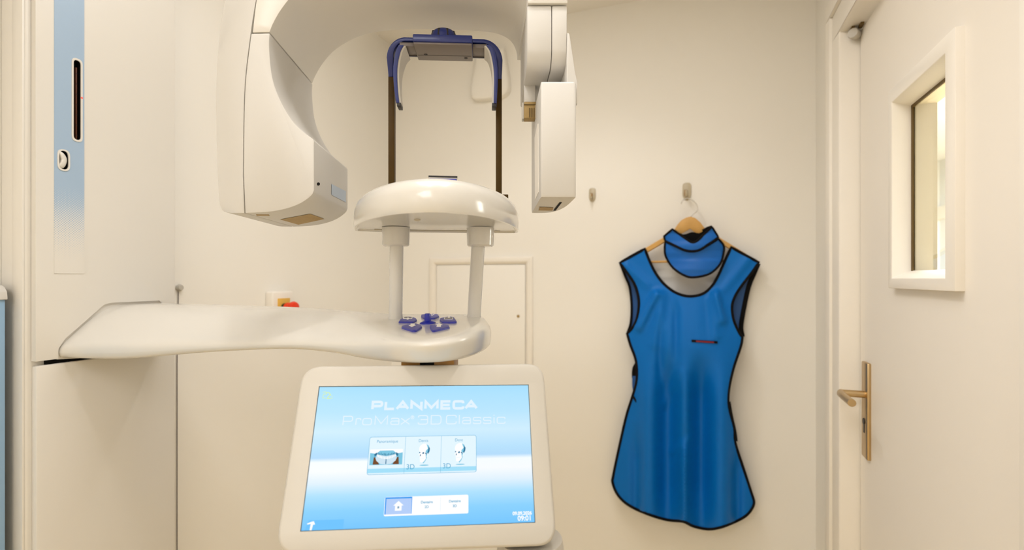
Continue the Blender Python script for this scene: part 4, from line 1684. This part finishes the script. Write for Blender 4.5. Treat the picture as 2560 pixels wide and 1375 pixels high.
def skull(cx_, cy_, s):
    def f(pts):
        return [(cx_ + a * s, cy_ + b * s) for a, b in pts]
    cran = [(cos(t) * .50 + .03, sin(t) * .46 + .50) for t in [2 * pi * k / 24 for k in range(24)]]
    sgraph('skull_shadow', [f([(cos(2 * pi * k / 16) * .42 + .05, sin(2 * pi * k / 16) * .05 - .95) for k in range(16)])], E['mid'], HT)
    sgraph('skull_shape', [f(cran), f([(-.42, .40), (-.38, .10), (-.50, -.02), (-.36, -.16), (-.40, -.34), (.18, -.30), (.36, .0), (.4, .3), (0, .5)]),
                           f([(-.36, -.36), (-.34, -.66), (-.12, -.72), (.05, -.64), (.20, -.36), (.34, -.10), (.16, -.12), (0, -.36)])], E['white'], HT + .0001)
    sgraph('skull_tone', [f([(.20, .92), (.40, .80), (.53, .52), (.50, .26), (.38, .02), (.30, .10), (.16, .12), (.14, .30), (.34, .52)]),
                          f([(.14, .02), (.30, .02), (.20, -.36), (.02, -.62), (-.10, -.70), (-.04, -.80), (.12, -.62), (.28, -.30)])], E['mid'], HT + .0002)
    sgraph('skull_dark', [f([(.42, .72), (.53, .50), (.50, .26), (.40, .06), (.30, .14), (.36, .34)]), f([(-.14, .18), (-.02, .22), (.02, .10), (-.08, .02), (-.16, .08)]),
                          f([(-.46, .20), (-.36, .24), (-.34, .14), (-.44, .12)]), f([(-.38, -.02), (-.30, .04), (-.28, -.14), (-.36, -.14)]), f([(.10, .16), (.30, .06), (.24, .0), (.10, .06)])], E['dteal'], HT + .0003)


for k in (1, 2):
    skull(px0 + tw * (k + .53), py0 + hgt * .50, hgt * .30)
# navigation bar with home key
nx0, ny1 = sxy(962, 1243)
nx1, ny0 = sxy(1171, 1281)
nd = -.0012
sgraph('tab_bar', [rr_s(nx0, ny0 - .001, nx1, ny1, .0018)], E['white'], H0)
nw = (nx1 - nx0)
sgraph('home_key_edge', [[(nx0 + .0006, ny0 + .0008), (nx0 + nw * .325, ny0 + .0008), (nx0 + nw * .325, ny1 - .0003), (nx0 + .0006, ny1 - .0003)]], E['homeb'], H0 + .0001)
sgraph('home_key', [[(nx0 + .002, ny0 + .0008), (nx0 + nw * .318, ny0 + .0008), (nx0 + nw * .318, ny1 - .002), (nx0 + .002, ny1 - .002)]], E['home'], H0 + .0002)
hc = (nx0 + nw * .165, (ny0 + ny1) / 2)
hs_ = (ny1 - ny0) * .27
sgraph('home_icon', [[(hc[0] + a * hs_, hc[1] + b * hs_) for a, b in ((0, 1.0), (1.15, .05), (.72, .05), (.72, -1.0), (-.72, -1.0), (-.72, .05), (-1.15, .05))]], E['white'], H0 + .0003)
sgraph('home_icon_door', [[(hc[0] + a * hs_, hc[1] + b * hs_) for a, b in ((-.2, -.55), (.2, -.55), (.2, -.1), (-.2, -.1))]], E['grey'], H0 + .0004)
sgraph('tab_divider', [[(nx0 + nw * .662, ny0 + .002), (nx0 + nw * .665, ny0 + .002), (nx0 + nw * .665, ny1 - .002), (nx0 + nw * .662, ny1 - .002)]], E['pale'], H0 + .0002)
for k, s in ((.50, '2D'), (.835, '3D')):
    font_text('tab_caption', 'Dentaire', nx0 + nw * k, (ny0 + ny1) / 2 + .0018, .0040, E['teal'], H0 + .0003, bold=.00008)
    font_text('tab_caption', s, nx0 + nw * k, (ny0 + ny1) / 2 - .0035, .0040, E['teal'], H0 + .0003, bold=.00008)
# corner items
q = sxy(1330, 1286)
font_text('date_text', '09.09.2026', q[0], q[1], .0053, E['white'], H0, 'RIGHT', bold=.0002)
q = sxy(1330, 1300.5)
font_text('time_text', '09:01', q[0], q[1], .0078, E['white'], H0, 'RIGHT', bold=.0002)
sgraph('corner_bar', [[(0.004, 0), (.047, 0), (.047, .0105), (.007, .0105)]], E['bar'], H0)
sgraph('tool_icon', [spx([(767, 1309), (776, 1305), (784, 1303), (787, 1311), (782, 1312), (778, 1326), (773, 1326), (776, 1310), (767, 1311.5)])], E['white'], H0 + .0001)
polys = ribbon(spx([(806, 980), (814, 979), (816, 984), (808, 985), (806, 994), (816, 995)]), .0008) + ribbon(spx([(816, 981), (822, 981), (826, 987), (820, 991), (818, 996), (828, 995)]), .0012) + ribbon(spx([(829, 988), (830, 996)]), .0006)
sgraph('status_icon', polys, E['green'], H0)
print('objects', len(bpy.data.objects))
